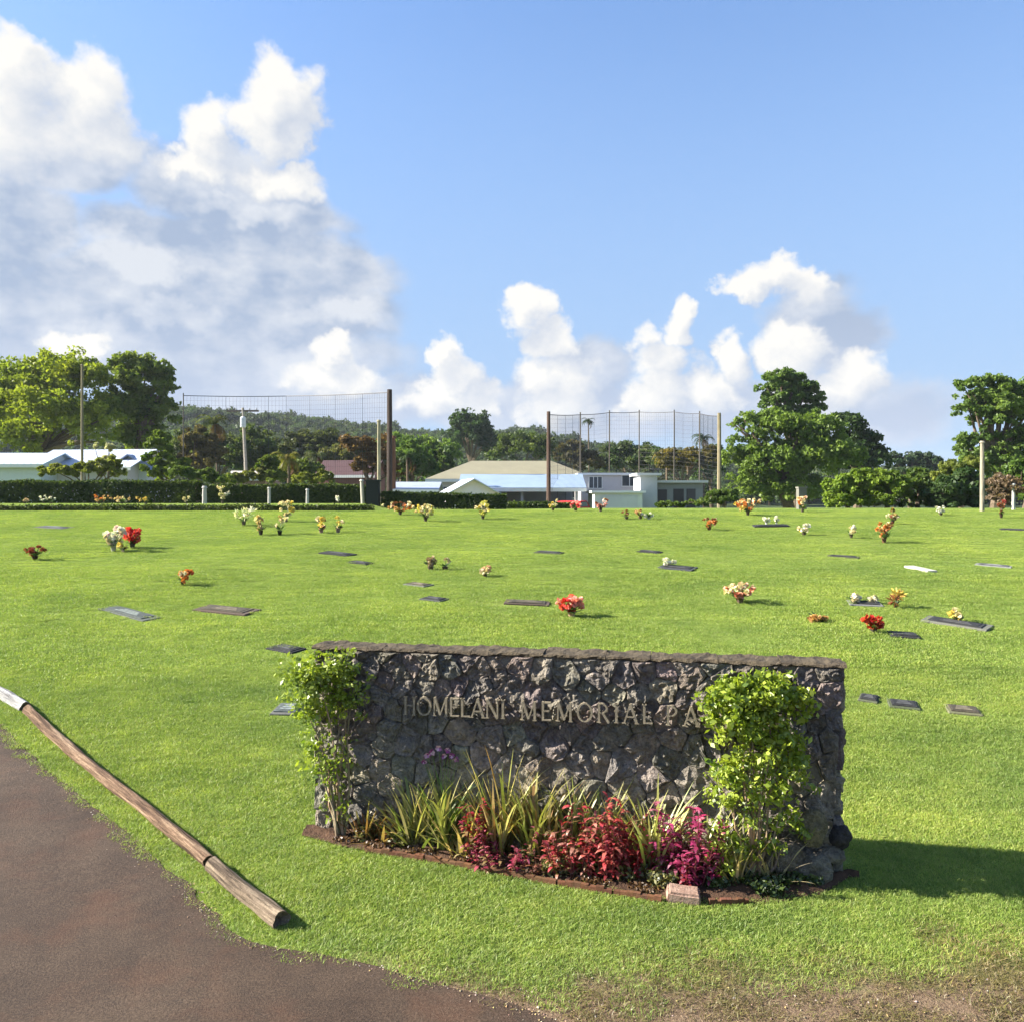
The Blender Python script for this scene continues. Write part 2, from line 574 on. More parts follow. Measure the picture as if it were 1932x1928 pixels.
def asphalt_material():
    m, nt, out = new_mat('asphalt')
    L = nt.links
    geo = nd(nt, 'ShaderNodeNewGeometry')
    def nz(s, d=5.0, r=0.65):
        n = nd(nt, 'ShaderNodeTexNoise', Scale=s, Detail=d, Roughness=r); L.new(geo.outputs['Position'], n.inputs['Vector']); return n.outputs['Fac']
    fine, mid, big = nz(75, 6, 0.8), nz(7), nz(0.9)
    c = ramp(nt, fine, [(0.32, (0.026, 0.018, 0.013)), (0.5, (0.062, 0.043, 0.031)), (0.72, (0.14, 0.102, 0.076))])
    c = mixc(nt, 1.0, c, ramp(nt, big, [(0.35, (0.72, 0.66, 0.62)), (0.68, (1.22, 1.18, 1.10))]), 'MULTIPLY')
    c = mixc(nt, 1.0, c, ramp(nt, mid, [(0.35, (0.86, 0.86, 0.86)), (0.7, (1.12, 1.1, 1.06))]), 'MULTIPLY')
    # red dirt washed over it
    dn = nz(1.7, 6.0, 0.7)
    f = nd(nt, 'ShaderNodeMapRange'); f.inputs['From Min'].default_value = 0.50; f.inputs['From Max'].default_value = 0.72; f.inputs['To Max'].default_value = 0.24
    L.new(dn, f.inputs['Value'])
    c = mixc(nt, f.outputs[0], c, (0.15, 0.058, 0.028))
    # cracks
    vt = nd(nt, 'ShaderNodeTexVoronoi', Scale=0.33); vt.feature = 'DISTANCE_TO_EDGE'
    w = nd(nt, 'ShaderNodeTexNoise', Scale=2.5, Detail=5.0, Roughness=0.7); L.new(geo.outputs['Position'], w.inputs['Vector'])
    wv = nt.nodes.new('ShaderNodeVectorMath'); wv.operation = 'MULTIPLY_ADD'
    L.new(w.outputs['Color'], wv.inputs[0]); wv.inputs[1].default_value = (0.5, 0.5, 0.5); L.new(geo.outputs['Position'], wv.inputs[2])
    L.new(wv.outputs[0], vt.inputs['Vector'])
    cf = nd(nt, 'ShaderNodeMapRange'); cf.inputs['From Min'].default_value = 0.012; cf.inputs['From Max'].default_value = 0.002; cf.inputs['To Max'].default_value = 0.12
    L.new(vt.outputs['Distance'], cf.inputs['Value'])
    c = mixc(nt, cf.outputs[0], c, (0.022, 0.017, 0.014))
    b = nd(nt, 'ShaderNodeBsdfPrincipled', Roughness=0.88); b.inputs['Specular IOR Level'].default_value = 0.25
    L.new(c, b.inputs['Base Color'])
    bp = nd(nt, 'ShaderNodeBump', Strength=0.8, Distance=0.012); L.new(fine, bp.inputs['Height'])
    L.new(bp.outputs[0], b.inputs['Normal'])
    L.new(b.outputs[0], out.inputs['Surface'])
    return m


M_lawn = lawn_material()
M_asphalt = asphalt_material()

# ------------------------------------------------------------------ ground, street
def build_ground():
    xs = list(np.concatenate([[-1600, -1000, -600, -300, -150, -90, -60, -45, -35, -28], np.arange(-24, 24.01, 0.4), [28, 35, 45, 60, 90, 150, 300, 600, 1000, 1600]]))
    ys = list(np.concatenate([[-400, -120, -40, -15, -6, -2], np.arange(0, 9, 0.25), np.arange(9, 33, 0.4), np.arange(33, 36, 0.15), np.arange(36, 60, 1), [60, 70, 80, 90, 110, 130, 160, 200, 300, 380, 500, 800, 1200, 1600]]))
    vs = [(x, y, gz(x, y)) for y in ys for x in xs]
    nx = len(xs)
    fs = [(j * nx + i, j * nx + i + 1, (j + 1) * nx + i + 1, (j + 1) * nx + i) for j in range(len(ys) - 1) for i in range(nx - 1)]
    b = MB(); b.add(vs, fs)
    put(b.build('ground', M_lawn, None, True), 'green lawn ground rising behind the stone sign', None, None, 'structure')


build_ground()

EDGE_PX = [(1060, 1928), (960, 1893), (870, 1870), (720, 1825), (600, 1800), (490, 1785), (440, 1762), (370, 1680), (230, 1560), (100, 1460), (0, 1365), (-160, 1255), (-330, 1170)]
_edge = [at(u, v) for u, v in EDGE_PX]
EDGE = [(p.y, p.x) for p in _edge]
EDGE = [(-3.0, 60.0), (1.6, 30.0), (2.3, 9.0), (2.9, 3.4), (3.45, 1.15)] + EDGE
EDGE += [(EDGE[-1][0] + 8, EDGE[-1][1] - 9), (EDGE[-1][0] + 30, EDGE[-1][1] - 40)]
_EY = [e[0] for e in EDGE]; _EX = [e[1] for e in EDGE]


def edge_x(y):
    return float(np.interp(y, _EY, _EX)) + 0.05 * mnoise.noise(Vector((y * 5.0, 0, 3))) + 0.035 * mnoise.noise(Vector((y * 14.0, 2, 3)))


def build_road():
    b = MB()
    ys = list(np.concatenate([np.arange(-6, 2.2, 0.5), np.arange(2.2, 9.0, 0.06), np.arange(9, 24, 0.25)]))
    cols = [0.0, 0.02, 0.06, 0.14, 0.3, 0.6, 1.0, 1.6, 2.4, 3.5, 5.0, 7.0, 9.0]
    vs = []
    for y in ys:
        ex = edge_x(y)
        w = max(1.0, 1.0 + (ex + 4) / 9) if y < 4 else 1.0
        for k, c in enumerate(cols):
            x = ex - c * w * (4.0 if y < 2.2 else 1.0)
            drop = -0.02 if k == 0 else 0.012
            vs.append((x, y, gz(x, y) + drop))
    n = len(cols)
    fs = [(j * n + i + 1, j * n + i, (j + 1) * n + i, (j + 1) * n + i + 1) for j in range(len(ys) - 1) for i in range(n - 1)]
    b.add(vs, fs)
    put(b.build('road', M_asphalt), 'reddish brown asphalt drive curving up beside the lawn', None, None, 'structure')


build_road()

# ------------------------------------------------------------------ hills
RIDGE = [(-1500, 784), (-300, 789), (345, 800), (430, 806), (500, 809), (580, 816), (650, 824), (740, 833), (800, 840), (850, 842), (930, 840), (1000, 837), (1060, 850), (1130, 863), (1200, 871), (1300, 880), (1500, 897), (1700, 915), (2200, 930), (3400, 937)]
_ru = [r[0] for r in RIDGE]; _rv = [r[1] for r in RIDGE]
HILL_NEAR, HILL_FAR = 150.0, 430.0


def hill_z(u, d):
    zr = CZ - (np.interp(u, _ru, _rv) - VH) / FPX * HILL_FAR
    t = min(1.25, (d - HILL_NEAR) / (HILL_FAR - HILL_NEAR))
    z0 = 0.8
    k = t * t * (3 - 2 * t) if t < 1 else 1 - 0.6 * (t - 1)
    x = (u - UC) / FPX * d
    return z0 + (zr - z0) * k + 2.2 * mnoise.noise(Vector((x * 0.02, d * 0.02, 1))) * min(1, t * 3)


def build_hills():
    us = np.linspace(-1300, 3200, 120)
    ds = np.concatenate([[140], np.linspace(HILL_NEAR, 520, 26), [700]])
    vs = []
    for d in ds:
        for u in us:
            z = hill_z(u, min(d, 520)) if d < 600 else -5
            if d < HILL_NEAR:
                z = -2
            vs.append(((u - UC) / FPX * d, d, z))
    n = len(us)
    fs = [(j * n + i, j * n + i + 1, (j + 1) * n + i + 1, (j + 1) * n + i) for j in range(len(ds) - 1) for i in range(n - 1)]
    b = MB(); b.add(vs, fs)
    m = rough_material('hill_scrub', (0.025, 0.045, 0.014), (0.06, 0.085, 0.025), 0.06, 1.0, 0.5, 0.5)
    put(b.build('hills', m, None, True), 'wooded hillside far behind the houses', None, None, 'structure')


build_hills()

# ------------------------------------------------------------------ instancing of countless things (grass, far wood)
def scatter(name, pts, rots, scales, protos, mat, label):
    """one object: points that carry rotation / scale / which prototype; geometry nodes put the prototypes on them"""
    col = bpy.data.collections.new(name + '_sources')
    for i, me in enumerate(protos):
        o = bpy.data.objects.new('%s_source_%d' % (name, i), me)
        col.objects.link(o)
    me = bpy.data.meshes.new(name)
    me.from_pydata([tuple(p) for p in pts], [], [])
    a = me.attributes.new('rz', 'FLOAT', 'POINT'); a.data.foreach_set('value', np.array(rots, dtype=np.float32))
    a = me.attributes.new('sc', 'FLOAT', 'POINT'); a.data.foreach_set('value', np.array(scales, dtype=np.float32))
    a = me.attributes.new('pick', 'INT', 'POINT'); a.data.foreach_set('value', rng.integers(0, len(protos), len(pts)).astype(np.int32))
    o = bpy.data.objects.new(name, me)
    C.objects.link(o)
    me.materials.append(mat)
    ng = bpy.data.node_groups.new(name + '_nodes', 'GeometryNodeTree')
    ng.interface.new_socket('Geometry', in_out='INPUT', socket_type='NodeSocketGeometry')
    ng.interface.new_socket('Geometry', in_out='OUTPUT', socket_type='NodeSocketGeometry')
    gi = ng.nodes.new('NodeGroupInput'); go = ng.nodes.new('NodeGroupOutput')
    ci = ng.nodes.new('GeometryNodeCollectionInfo'); ci.inputs['Collection'].default_value = col
    ci.inputs['Separate Children'].default_value = True; ci.inputs['Reset Children'].default_value = True
    ip = ng.nodes.new('GeometryNodeInstanceOnPoints'); ip.inputs['Pick Instance'].default_value = True
    def attr(nm, ty):
        n = ng.nodes.new('GeometryNodeInputNamedAttribute'); n.data_type = ty; n.inputs['Name'].default_value = nm
        return n.outputs['Attribute']
    cx = ng.nodes.new('ShaderNodeCombineXYZ'); ng.links.new(attr('rz', 'FLOAT'), cx.inputs[2])
    er = ng.nodes.new('FunctionNodeEulerToRotation'); ng.links.new(cx.outputs[0], er.inputs[0])
    ng.links.new(gi.outputs[0], ip.inputs['Points']); ng.links.new(ci.outputs[0], ip.inputs['Instance'])
    ng.links.new(attr('pick', 'INT'), ip.inputs['Instance Index'])
    ng.links.new(er.outputs[0], ip.inputs['Rotation'])
    ng.links.new(attr('sc', 'FLOAT'), ip.inputs['Scale'])
    ng.links.new(ip.outputs[0], go.inputs[0])
    md = o.modifiers.new('scatter', 'NODES'); md.node_group = ng
    return put(o, label, None, None, 'stuff')


# ------------------------------------------------------------------ foliage
def leaf_quads(cen, nrm, size, rg, aspect=0.55, align=0.5):
    """rhombic leaf faces at cen (n,3), partly facing nrm"""
    n = len(cen)
    r = rg.normal(size=(n, 3)); r /= np.linalg.norm(r, axis=1, keepdims=True) + 1e-9
    nn = nrm * align + r * (1 - align * 0.5)
    nn /= np.linalg.norm(nn, axis=1, keepdims=True) + 1e-9
    t = rg.normal(size=(n, 3)); t -= nn * (t * nn).sum(1, keepdims=True)
    t /= np.linalg.norm(t, axis=1, keepdims=True) + 1e-9
    b = np.cross(nn, t)
    s = (size * rg.uniform(0.6, 1.35, n))[:, None]
    A = cen - t * s; Cc = cen + t * s
    B = cen + b * s * aspect + nn * s * 0.12; D = cen - b * s * aspect + nn * s * 0.12
    return np.stack([A, B, Cc, D], 1)


def crown_leaves(mb, lobes, n, size, c_lo, c_hi, rg, clumps=None, inner=0.25, fill=0.22):
    """leaves gathered in clumps over the shells of ellipsoid lobes (cx,cy,cz,rx,ry,rz)"""
    lob = np.array(lobes, dtype=float)
    vol = (lob[:, 3] * lob[:, 4] + lob[:, 4] * lob[:, 5] + lob[:, 3] * lob[:, 5])
    pr = vol / vol.sum()
    cs, ws, rr = [], [], []
    tot = clumps or max(40, int(n / 38))
    for L_, p in zip(lob, pr):
        k = max(5, int(tot * p))
        d = rg.normal(size=(k, 3)); d /= np.linalg.norm(d, axis=1, keepdims=True)
        d[:, 2] = np.where(d[:, 2] < -0.55, -d[:, 2] * 0.5, d[:, 2])
        rad = np.where(rg.random(k) < inner, rg.uniform(0.2, 0.75, k), rg.uniform(0.72, 1.02, k))
        cs.append(L_[:3] + d * rad[:, None] * L_[3:6]); ws.append(d)
        rr.append(np.full(k, fill * (L_[3] * L_[4] * L_[5]) ** (1 / 3)) * rg.uniform(0.7, 1.45, k))
    cs = np.concatenate(cs); ws = np.concatenate(ws); rr = np.concatenate(rr)
    w = rr ** 2; w /= w.sum()
    idx = rg.choice(len(cs), n, p=w)
    d = rg.normal(size=(n, 3)); d /= np.linalg.norm(d, axis=1, keepdims=True)
    pos = cs[idx] + d * (rr[idx] * rg.random(n) ** 0.45)[:, None] * np.array([1.15, 1.15, 0.75])
    nrm = d * 0.6 + ws[idx] * 0.4 + np.array([0, 0, 0.35])
    nrm /= np.linalg.norm(nrm, axis=1, keepdims=True)
    tone = np.clip(rg.normal(0.58, 0.22, len(cs))[idx] + rg.normal(0, 0.18, n), 0, 1)[:, None]
    col = np.array(c_lo) * (1 - tone) + np.array(c_hi) * tone
    mb.quads(leaf_quads(pos, nrm, size, rg), col)
    return cs


def make_tree(name, label, cat, y, base_u, lobes_px, n, size, c_lo, c_hi, trunk=0.25, group=None, seed=0, depth=0.9, bare=0.0, fill=0.22, inner=0.25):
    rg = np.random.default_rng(1000 + seed)
    base = ground_at(base_u, y)
    t = empty(name, base, label, cat, group)
    lobes = []
    for q in lobes_px:
        u, v, ru, rv = q[:4]
        dy = q[4] if len(q) > 4 else 0.0
        c = P(u, v, y + dy) - base
        s = (y + dy) / FPX
        lobes.append((c.x, c.y, c.z, ru * s * 0.88, 0.5 * (ru + rv) * s * depth, rv * s * 0.88))
    mb = MB()
    crown_leaves(mb, lobes, int(n * 1.7), size * 0.78, c_lo, c_hi, rg, fill=fill, inner=inner, clumps=max(40, int(n / 32)))
    mb.build('crown', M_leaf, t)
    tb = MB()
    L_ = np.array(lobes)
    cen = Vector(L_[:, :3].mean(0))
    fork = Vector((cen.x * 0.35, cen.y * 0.3, max(0.5 * trunk, min(cen.z * 0.55, L_[:, 2].min()))))
    k = 5
    pts = [Vector((0, 0, -0.15)).lerp(fork, i / k) + Vector((random.uniform(-1, 1), random.uniform(-1, 1), 0)) * trunk * 0.4 * (0 < i < k) for i in range(k + 1)]
    tb.tube(pts, [trunk * (1.35 - 0.5 * i / k) for i in range(k + 1)], 8, wob=0.08)
    for l in lobes:
        e = Vector(l[:3])
        for _ in range(2):
            e2 = e + Vector((random.uniform(-.5, .5) * l[3], random.uniform(-.5, .5) * l[4], random.uniform(-.1, .5) * l[5]))
            m1 = fork.lerp(e2, 0.5) + Vector((random.uniform(-1, 1), random.uniform(-1, 1), random.uniform(0, 1))) * trunk * 1.2
            tb.tube([fork, m1, e2], [trunk * 0.6, trunk * 0.38, trunk * 0.1], 6, wob=0.06)
    tb.build('trunk', M_bark, t)
    return t


def make_palm(name, label, y, base_u, crown_uv, frond_px, c, dead=0, seed=0, n_fronds=18, group=None, lean=0.0):
    rd = random.Random(seed)
    base = ground_at(base_u, y)
    t = empty(name, base, label, 'palm tree', group)
    top = P(crown_uv[0], crown_uv[1], y) - base
    s = y / FPX
    Lf = frond_px * s
    tb = MB()
    k = 6
    tb.tube([Vector((top.x * (i / k) ** 1.5, 0, top.z * i / k - (0.1 if i == 0 else 0))) for i in range(k + 1)], [0.17 - 0.07 * i / k for i in range(k + 1)], 8, wob=0.06)
    tb.build('trunk', M_bark, t)
    fb = MB()
    for i in range(n_fronds):
        a = 2 * math.pi * (i / n_fronds) + rd.uniform(-.2, .2)
        is_dead = i < dead
        up = rd.uniform(-0.9, -0.2) if is_dead else rd.uniform(0.05, 1.15)
        d = Vector((math.cos(a), math.sin(a), 0))
        Lq = Lf * rd.uniform(0.8, 1.15)
        pts = []
        q = Vector(top); ang = up
        for j in range(8):
            pts.append(Vector(q))
            q = q + (d * math.cos(ang) + Vector((0, 0, 1)) * math.sin(ang)) * (Lq / 7)
            ang -= 0.26 + 0.03 * j
        colr = (0.20, 0.12, 0.05) if is_dead else jit(c, 0.25)
        side = d.cross(Vector((0, 0, 1)))
        fb.tube(pts, [0.03 * (1 - j / 9) for j in range(8)], 3, colr)
        for j in range(1, 8):
            for m in range(3):
                f = (j - 1 + m / 3.0)
                i0 = int(f); i1 = min(7, i0 + 1)
                p = pts[i0].lerp(pts[i1], f - i0)
                ll = Lq * 0.24 * math.sin(math.pi * min(0.95, 0.12 + f / 7.4)) ** 0.7
                for sg in (-1, 1):
                    tip = p + side * sg * ll * 0.8 + (pts[i1] - pts[max(0, i1 - 1)]).normalized() * ll * 0.45 + Vector((0, 0, -ll * rd.uniform(0.15, 0.6)))
                    w = (pts[i1] - pts[max(0, i1 - 1)]).normalized() * Lq * 0.022
                    fb.add([p - w, p + w, tip], [(0, 1, 2)], jit(colr, 0.2))
    fb.build('fronds', M_leaf, t)
    return t


def make_hedge(name, label, p0, p1, width, height, n, size, c_lo, c_hi, seed, stem=True):
    """a clipped hedge from p0 to p1 (ground points)"""
    rg = np.random.default_rng(seed)
    t = empty(name, p0, label, 'hedge')
    d = Vector(p1) - Vector(p0); Ln = d.length; dx = d.normalized(); sd = Vector((-dx.y, dx.x, 0)).normalized()
    u = rg.random(n) * Ln
    face = rg.random(n)
    per = 2 * height + width
    pos = face * per
    h = np.where(pos < height, pos, np.where(pos < height + width, height, per - pos))
    w = np.where(pos < height, -width / 2, np.where(pos < height + width, pos - height - width / 2, width / 2))
    nx = np.where(pos < height, -1.0, np.where(pos < height + width, 0.0, 1.0))
    nz_ = np.where((pos >= height) & (pos < height + width), 1.0, 0.15)
    bump = np.array([mnoise.noise(Vector((a * 0.8, b * 1.5, seed))) for a, b in zip(u, w + h)]) * 0.12
    ins = rg.random(n) ** 2 * 0.18
    w = w - nx * ins + nx * bump
    h = h + np.where(nz_ > 0.5, bump - ins, 0) + rg.normal(0, 0.03, n)
    cen = np.array(dx)[None] * u[:, None] + np.array(sd)[None] * w[:, None] + np.array([0, 0, 1.0])[None] * h[:, None]
    nrm = np.array(sd)[None] * nx[:, None] + np.array([0, 0, 1.0])[None] * nz_[:, None]
    tone = np.clip(rg.normal(0.5, 0.28, n), 0, 1)[:, None]
    mb = MB(); mb.quads(leaf_quads(cen, nrm, size, rg, align=0.8), np.array(c_lo) * (1 - tone) + np.array(c_hi) * tone)
    mb.build('foliage', M_leaf, t)
    sb = MB()
    k = max(3, int(Ln / 0.9))
    for i in range(k + 1):
        q = dx * (Ln * i / k * 0.98 + 0.05)
        sb.tube([q + Vector((0, 0, -.1)), q + Vector((random.uniform(-.1, .1), 0, height * .5)), q + Vector((random.uniform(-.2, .2), 0, height * .85))], [.035, .03, .012], 5)
    sb.build('stems', M_bark, t)
    return t


# ------------------------------------------------------------------ the stone sign
def lava_material():
    m, nt, out = new_mat('lava_rock')
    L = nt.links
    tc = nd(nt, 'ShaderNodeTexCoord'); oi = nd(nt, 'ShaderNodeObjectInfo'); geo = nd(nt, 'ShaderNodeNewGeometry')
    a = nd(nt, 'ShaderNodeAttribute', attribute_name='col')
    n1 = nd(nt, 'ShaderNodeTexNoise', Scale=11.0, Detail=7.0, Roughness=0.7)
    n2 = nd(nt, 'ShaderNodeTexNoise', Scale=46.0, Detail=5.0, Roughness=0.7)
    v = nd(nt, 'ShaderNodeTexVoronoi', Scale=70.0)
    for n in (n1, n2, v):
        L.new(geo.outputs['Position'], n.inputs['Vector'])
    c = mixc(nt, 1.0, a.outputs['Color'], ramp(nt, n1.outputs['Fac'], [(0.25, (0.45, 0.43, 0.42)), (0.5, (0.95, 0.95, 0.95)), (0.75, (1.65, 1.6, 1.5))]), 'MULTIPLY')
    c = mixc(nt, 1.0, c, ramp(nt, n2.outputs['Fac'], [(0.3, (0.6, 0.6, 0.6)), (0.7, (1.4, 1.4, 1.4))]), 'MULTIPLY')
    # grey-green lichen
    lf = nd(nt, 'ShaderNodeMapRange'); lf.inputs['From Min'].default_value = 0.58; lf.inputs['From Max'].default_value = 0.74; lf.inputs['To Max'].default_value = 0.4
    n3 = nd(nt, 'ShaderNodeTexNoise', Scale=5.0, Detail=8.0, Roughness=0.75); L.new(geo.outputs['Position'], n3.inputs['Vector'])
    L.new(n3.outputs['Fac'], lf.inputs['Value'])
    c = mixc(nt, lf.outputs[0], c, (0.26, 0.255, 0.19))
    b = nd(nt, 'ShaderNodeBsdfPrincipled', Roughness=0.9); b.inputs['Specular IOR Level'].default_value = 0.2
    L.new(c, b.inputs['Base Color'])
    h = nt.nodes.new('ShaderNodeMath'); h.operation = 'MULTIPLY_ADD'
    L.new(v.outputs['Distance'], h.inputs[0]); h.inputs[1].default_value = 0.35; L.new(n2.outputs['Fac'], h.inputs[2])
    h2 = nt.nodes.new('ShaderNodeMath'); h2.operation = 'MULTIPLY_ADD'
    L.new(n1.outputs['Fac'], h2.inputs[0]); h2.inputs[1].default_value = 2.0; L.new(h.outputs[0], h2.inputs[2])
    bp = nd(nt, 'ShaderNodeBump', Strength=1.0, Distance=0.03); L.new(h2.outputs[0], bp.inputs['Height'])
    L.new(bp.outputs[0], b.inputs['Normal'])
    L.new(b.outputs[0], out.inputs['Surface'])
    return m


M_lava = lava_material()
M_mortar = rough_material('mortar', (0.085, 0.075, 0.064), (0.21, 0.19, 0.155), 6.0, 0.95, 0.7, 60.0)
M_cap = rough_material('cap_stone', (0.036, 0.027, 0.019), (0.115, 0.09, 0.056), 7.0, 0.92, 0.8, 45.0)
M_letter = rough_material('letter_metal', (0.15, 0.125, 0.085), (0.28, 0.235, 0.16), 20.0, 0.55, 0.15, 60.0, spec=0.5)

WA = at(595, 1567); WB = at(1592, 1656)
WDIR = Vector((WB.x - WA.x, WB.y - WA.y, 0)); WLEN = WDIR.length; WDIR.normalize()
WROT = math.atan2(WDIR.y, WDIR.x)
WH_L, WH_R = CZ - (1217 - VH) / FPX * WA.y, CZ - (1252 - VH) / FPX * WB.y
WTH = 0.22
W_M = Matrix.Translation(Vector((WA.x, WA.y, 0))) @ Matrix.Rotation(WROT, 4, 'Z')


def wall_top(x):
    return WH_L + (WH_R - WH_L) * x / WLEN


def clip_poly(poly, n, d):
    """keep the side where n.p <= d"""
    out = []
    for i in range(len(poly)):
        a, b = poly[i], poly[(i + 1) % len(poly)]
        da, db = a[0] * n[0] + a[1] * n[1] - d, b[0] * n[0] + b[1] * n[1] - d
        if da <= 0:
            out.append(a)
        if (da < 0 < db) or (db < 0 < da):
            t = da / (da - db)
            out.append((a[0] + (b[0] - a[0]) * t, a[1] + (b[1] - a[1]) * t))
    return out


def voronoi(poly, sites, iters=1):
    for it in range(iters + 1):
        cells = []
        for i, s in enumerate(sites):
            c = poly
            for j, q in enumerate(sites):
                if i == j:
                    continue
                dx, dy = q[0] - s[0], q[1] - s[1]
                if dx * dx + dy * dy > 1.2:
                    continue
                c = clip_poly(c, (dx, dy), dx * (q[0] + s[0]) / 2 + dy * (q[1] + s[1]) / 2)
                if len(c) < 3:
                    break
            cells.append(c)
        if it < iters:
            sites = [(sum(p[0] for p in c) / len(c), sum(p[1] for p in c) / len(c)) if len(c) > 2 else s for c, s in zip(cells, sites)]
    return cells


STONE_COLS = [(0.228, 0.194, 0.164), (0.208, 0.18, 0.154), (0.252, 0.216, 0.176), (0.228, 0.2, 0.162), (0.172, 0.15, 0.132), (0.228, 0.196, 0.172)]
STONE_LOW = [(0.316, 0.279, 0.215), (0.291, 0.258, 0.201), (0.262, 0.23, 0.189), (0.336, 0.299, 0.23), (0.238, 0.215, 0.184)]


def stone_mesh(poly, proud, col, gap, seed, N=18, rough=1.0):
    """a rough lava stone whose outline is poly; local x,z in the wall face, -y outwards"""
    rd = random.Random(seed)
    cx = sum(p[0] for p in poly) / len(poly); cz = sum(p[1] for p in poly) / len(poly)
    per = [math.dist(poly[i], poly[(i + 1) % len(poly)]) for i in range(len(poly))]
    tot = sum(per)
    ring = []
    for k in range(N):
        s = tot * k / N
        i = 0
        while i < len(per) - 1 and s > per[i]:
            s -= per[i]; i += 1
        t = s / max(per[i], 1e-6)
        a, b = poly[i], poly[(i + 1) % len(poly)]
        ring.append((a[0] + (b[0] - a[0]) * t - cx, a[1] + (b[1] - a[1]) * t - cz))
    avg = sum(math.hypot(*r) for r in ring) / N
    g = max(-0.04, min(0.6, gap / max(avg, 0.02)))
    tilt = (rd.uniform(-.7, .7), rd.uniform(-.5, .7))
    vs, fs = [], []
    prof = [(1.0 - g * 0.4, 0.045), (1.0 - g, -proud * 0.40), (0.94 - g, -proud * 0.85), (0.76, -proud * 1.0), (0.55, -proud * 1.05), (0.33, -proud * 1.05), (0.15, -proud * 1.05)]
    off = Vector((seed * 0.37, seed * 0.11, 0))
    for ri, (k, d) in enumerate(prof):
        for (x, z) in ring:
            q = Vector((x * k, 0, z * k))
            n1 = mnoise.noise(q * 22 + off); n2 = mnoise.noise(q * 55 + off * 2); n3 = mnoise.noise(q * 22 + off + Vector((9, 4, 2)))
            j = 1 + (0.10 * n1 + 0.08 * n3 if ri else 0) * rough
            dd = d
            if ri > 0:
                dd += (0.022 * n1 + 0.014 * n2) * rough * (0.5 if ri == 1 else 1)
            if ri > 1:
                dd += (tilt[0] * x + tilt[1] * z) * 0.28
            vs.append((x * k * j, dd, z * k * j))
    vs.append((0, -proud * rd.uniform(0.9, 1.25), 0))
    for r in range(len(prof) - 1):
        for k in range(N):
            fs.append((r * N + k, r * N + (k + 1) % N, (r + 1) * N + (k + 1) % N, (r + 1) * N + k))
    b = (len(prof) - 1) * N
    for k in range(N):
        fs.append((b + k, b + (k + 1) % N, len(vs) - 1))
    mb = MB(); mb.add(vs, fs, col)
    return mb.mesh('stone', M_lava), cx, cz


def poisson(w, hfun, size_fun, n_try, rd):
    pts = []
    for _ in range(n_try):
        x = rd.uniform(0.0, w); z = rd.uniform(0.0, hfun(x))
        r = size_fun(x, z)
        if all(((x - a) / 1.0) ** 2 + ((z - b) * 1.0) ** 2 > (r * 0.5 + q * 0.5) ** 2 for a, b, q in pts):
            pts.append((x, z, r))
    return [(a, b) for a, b, q in pts]


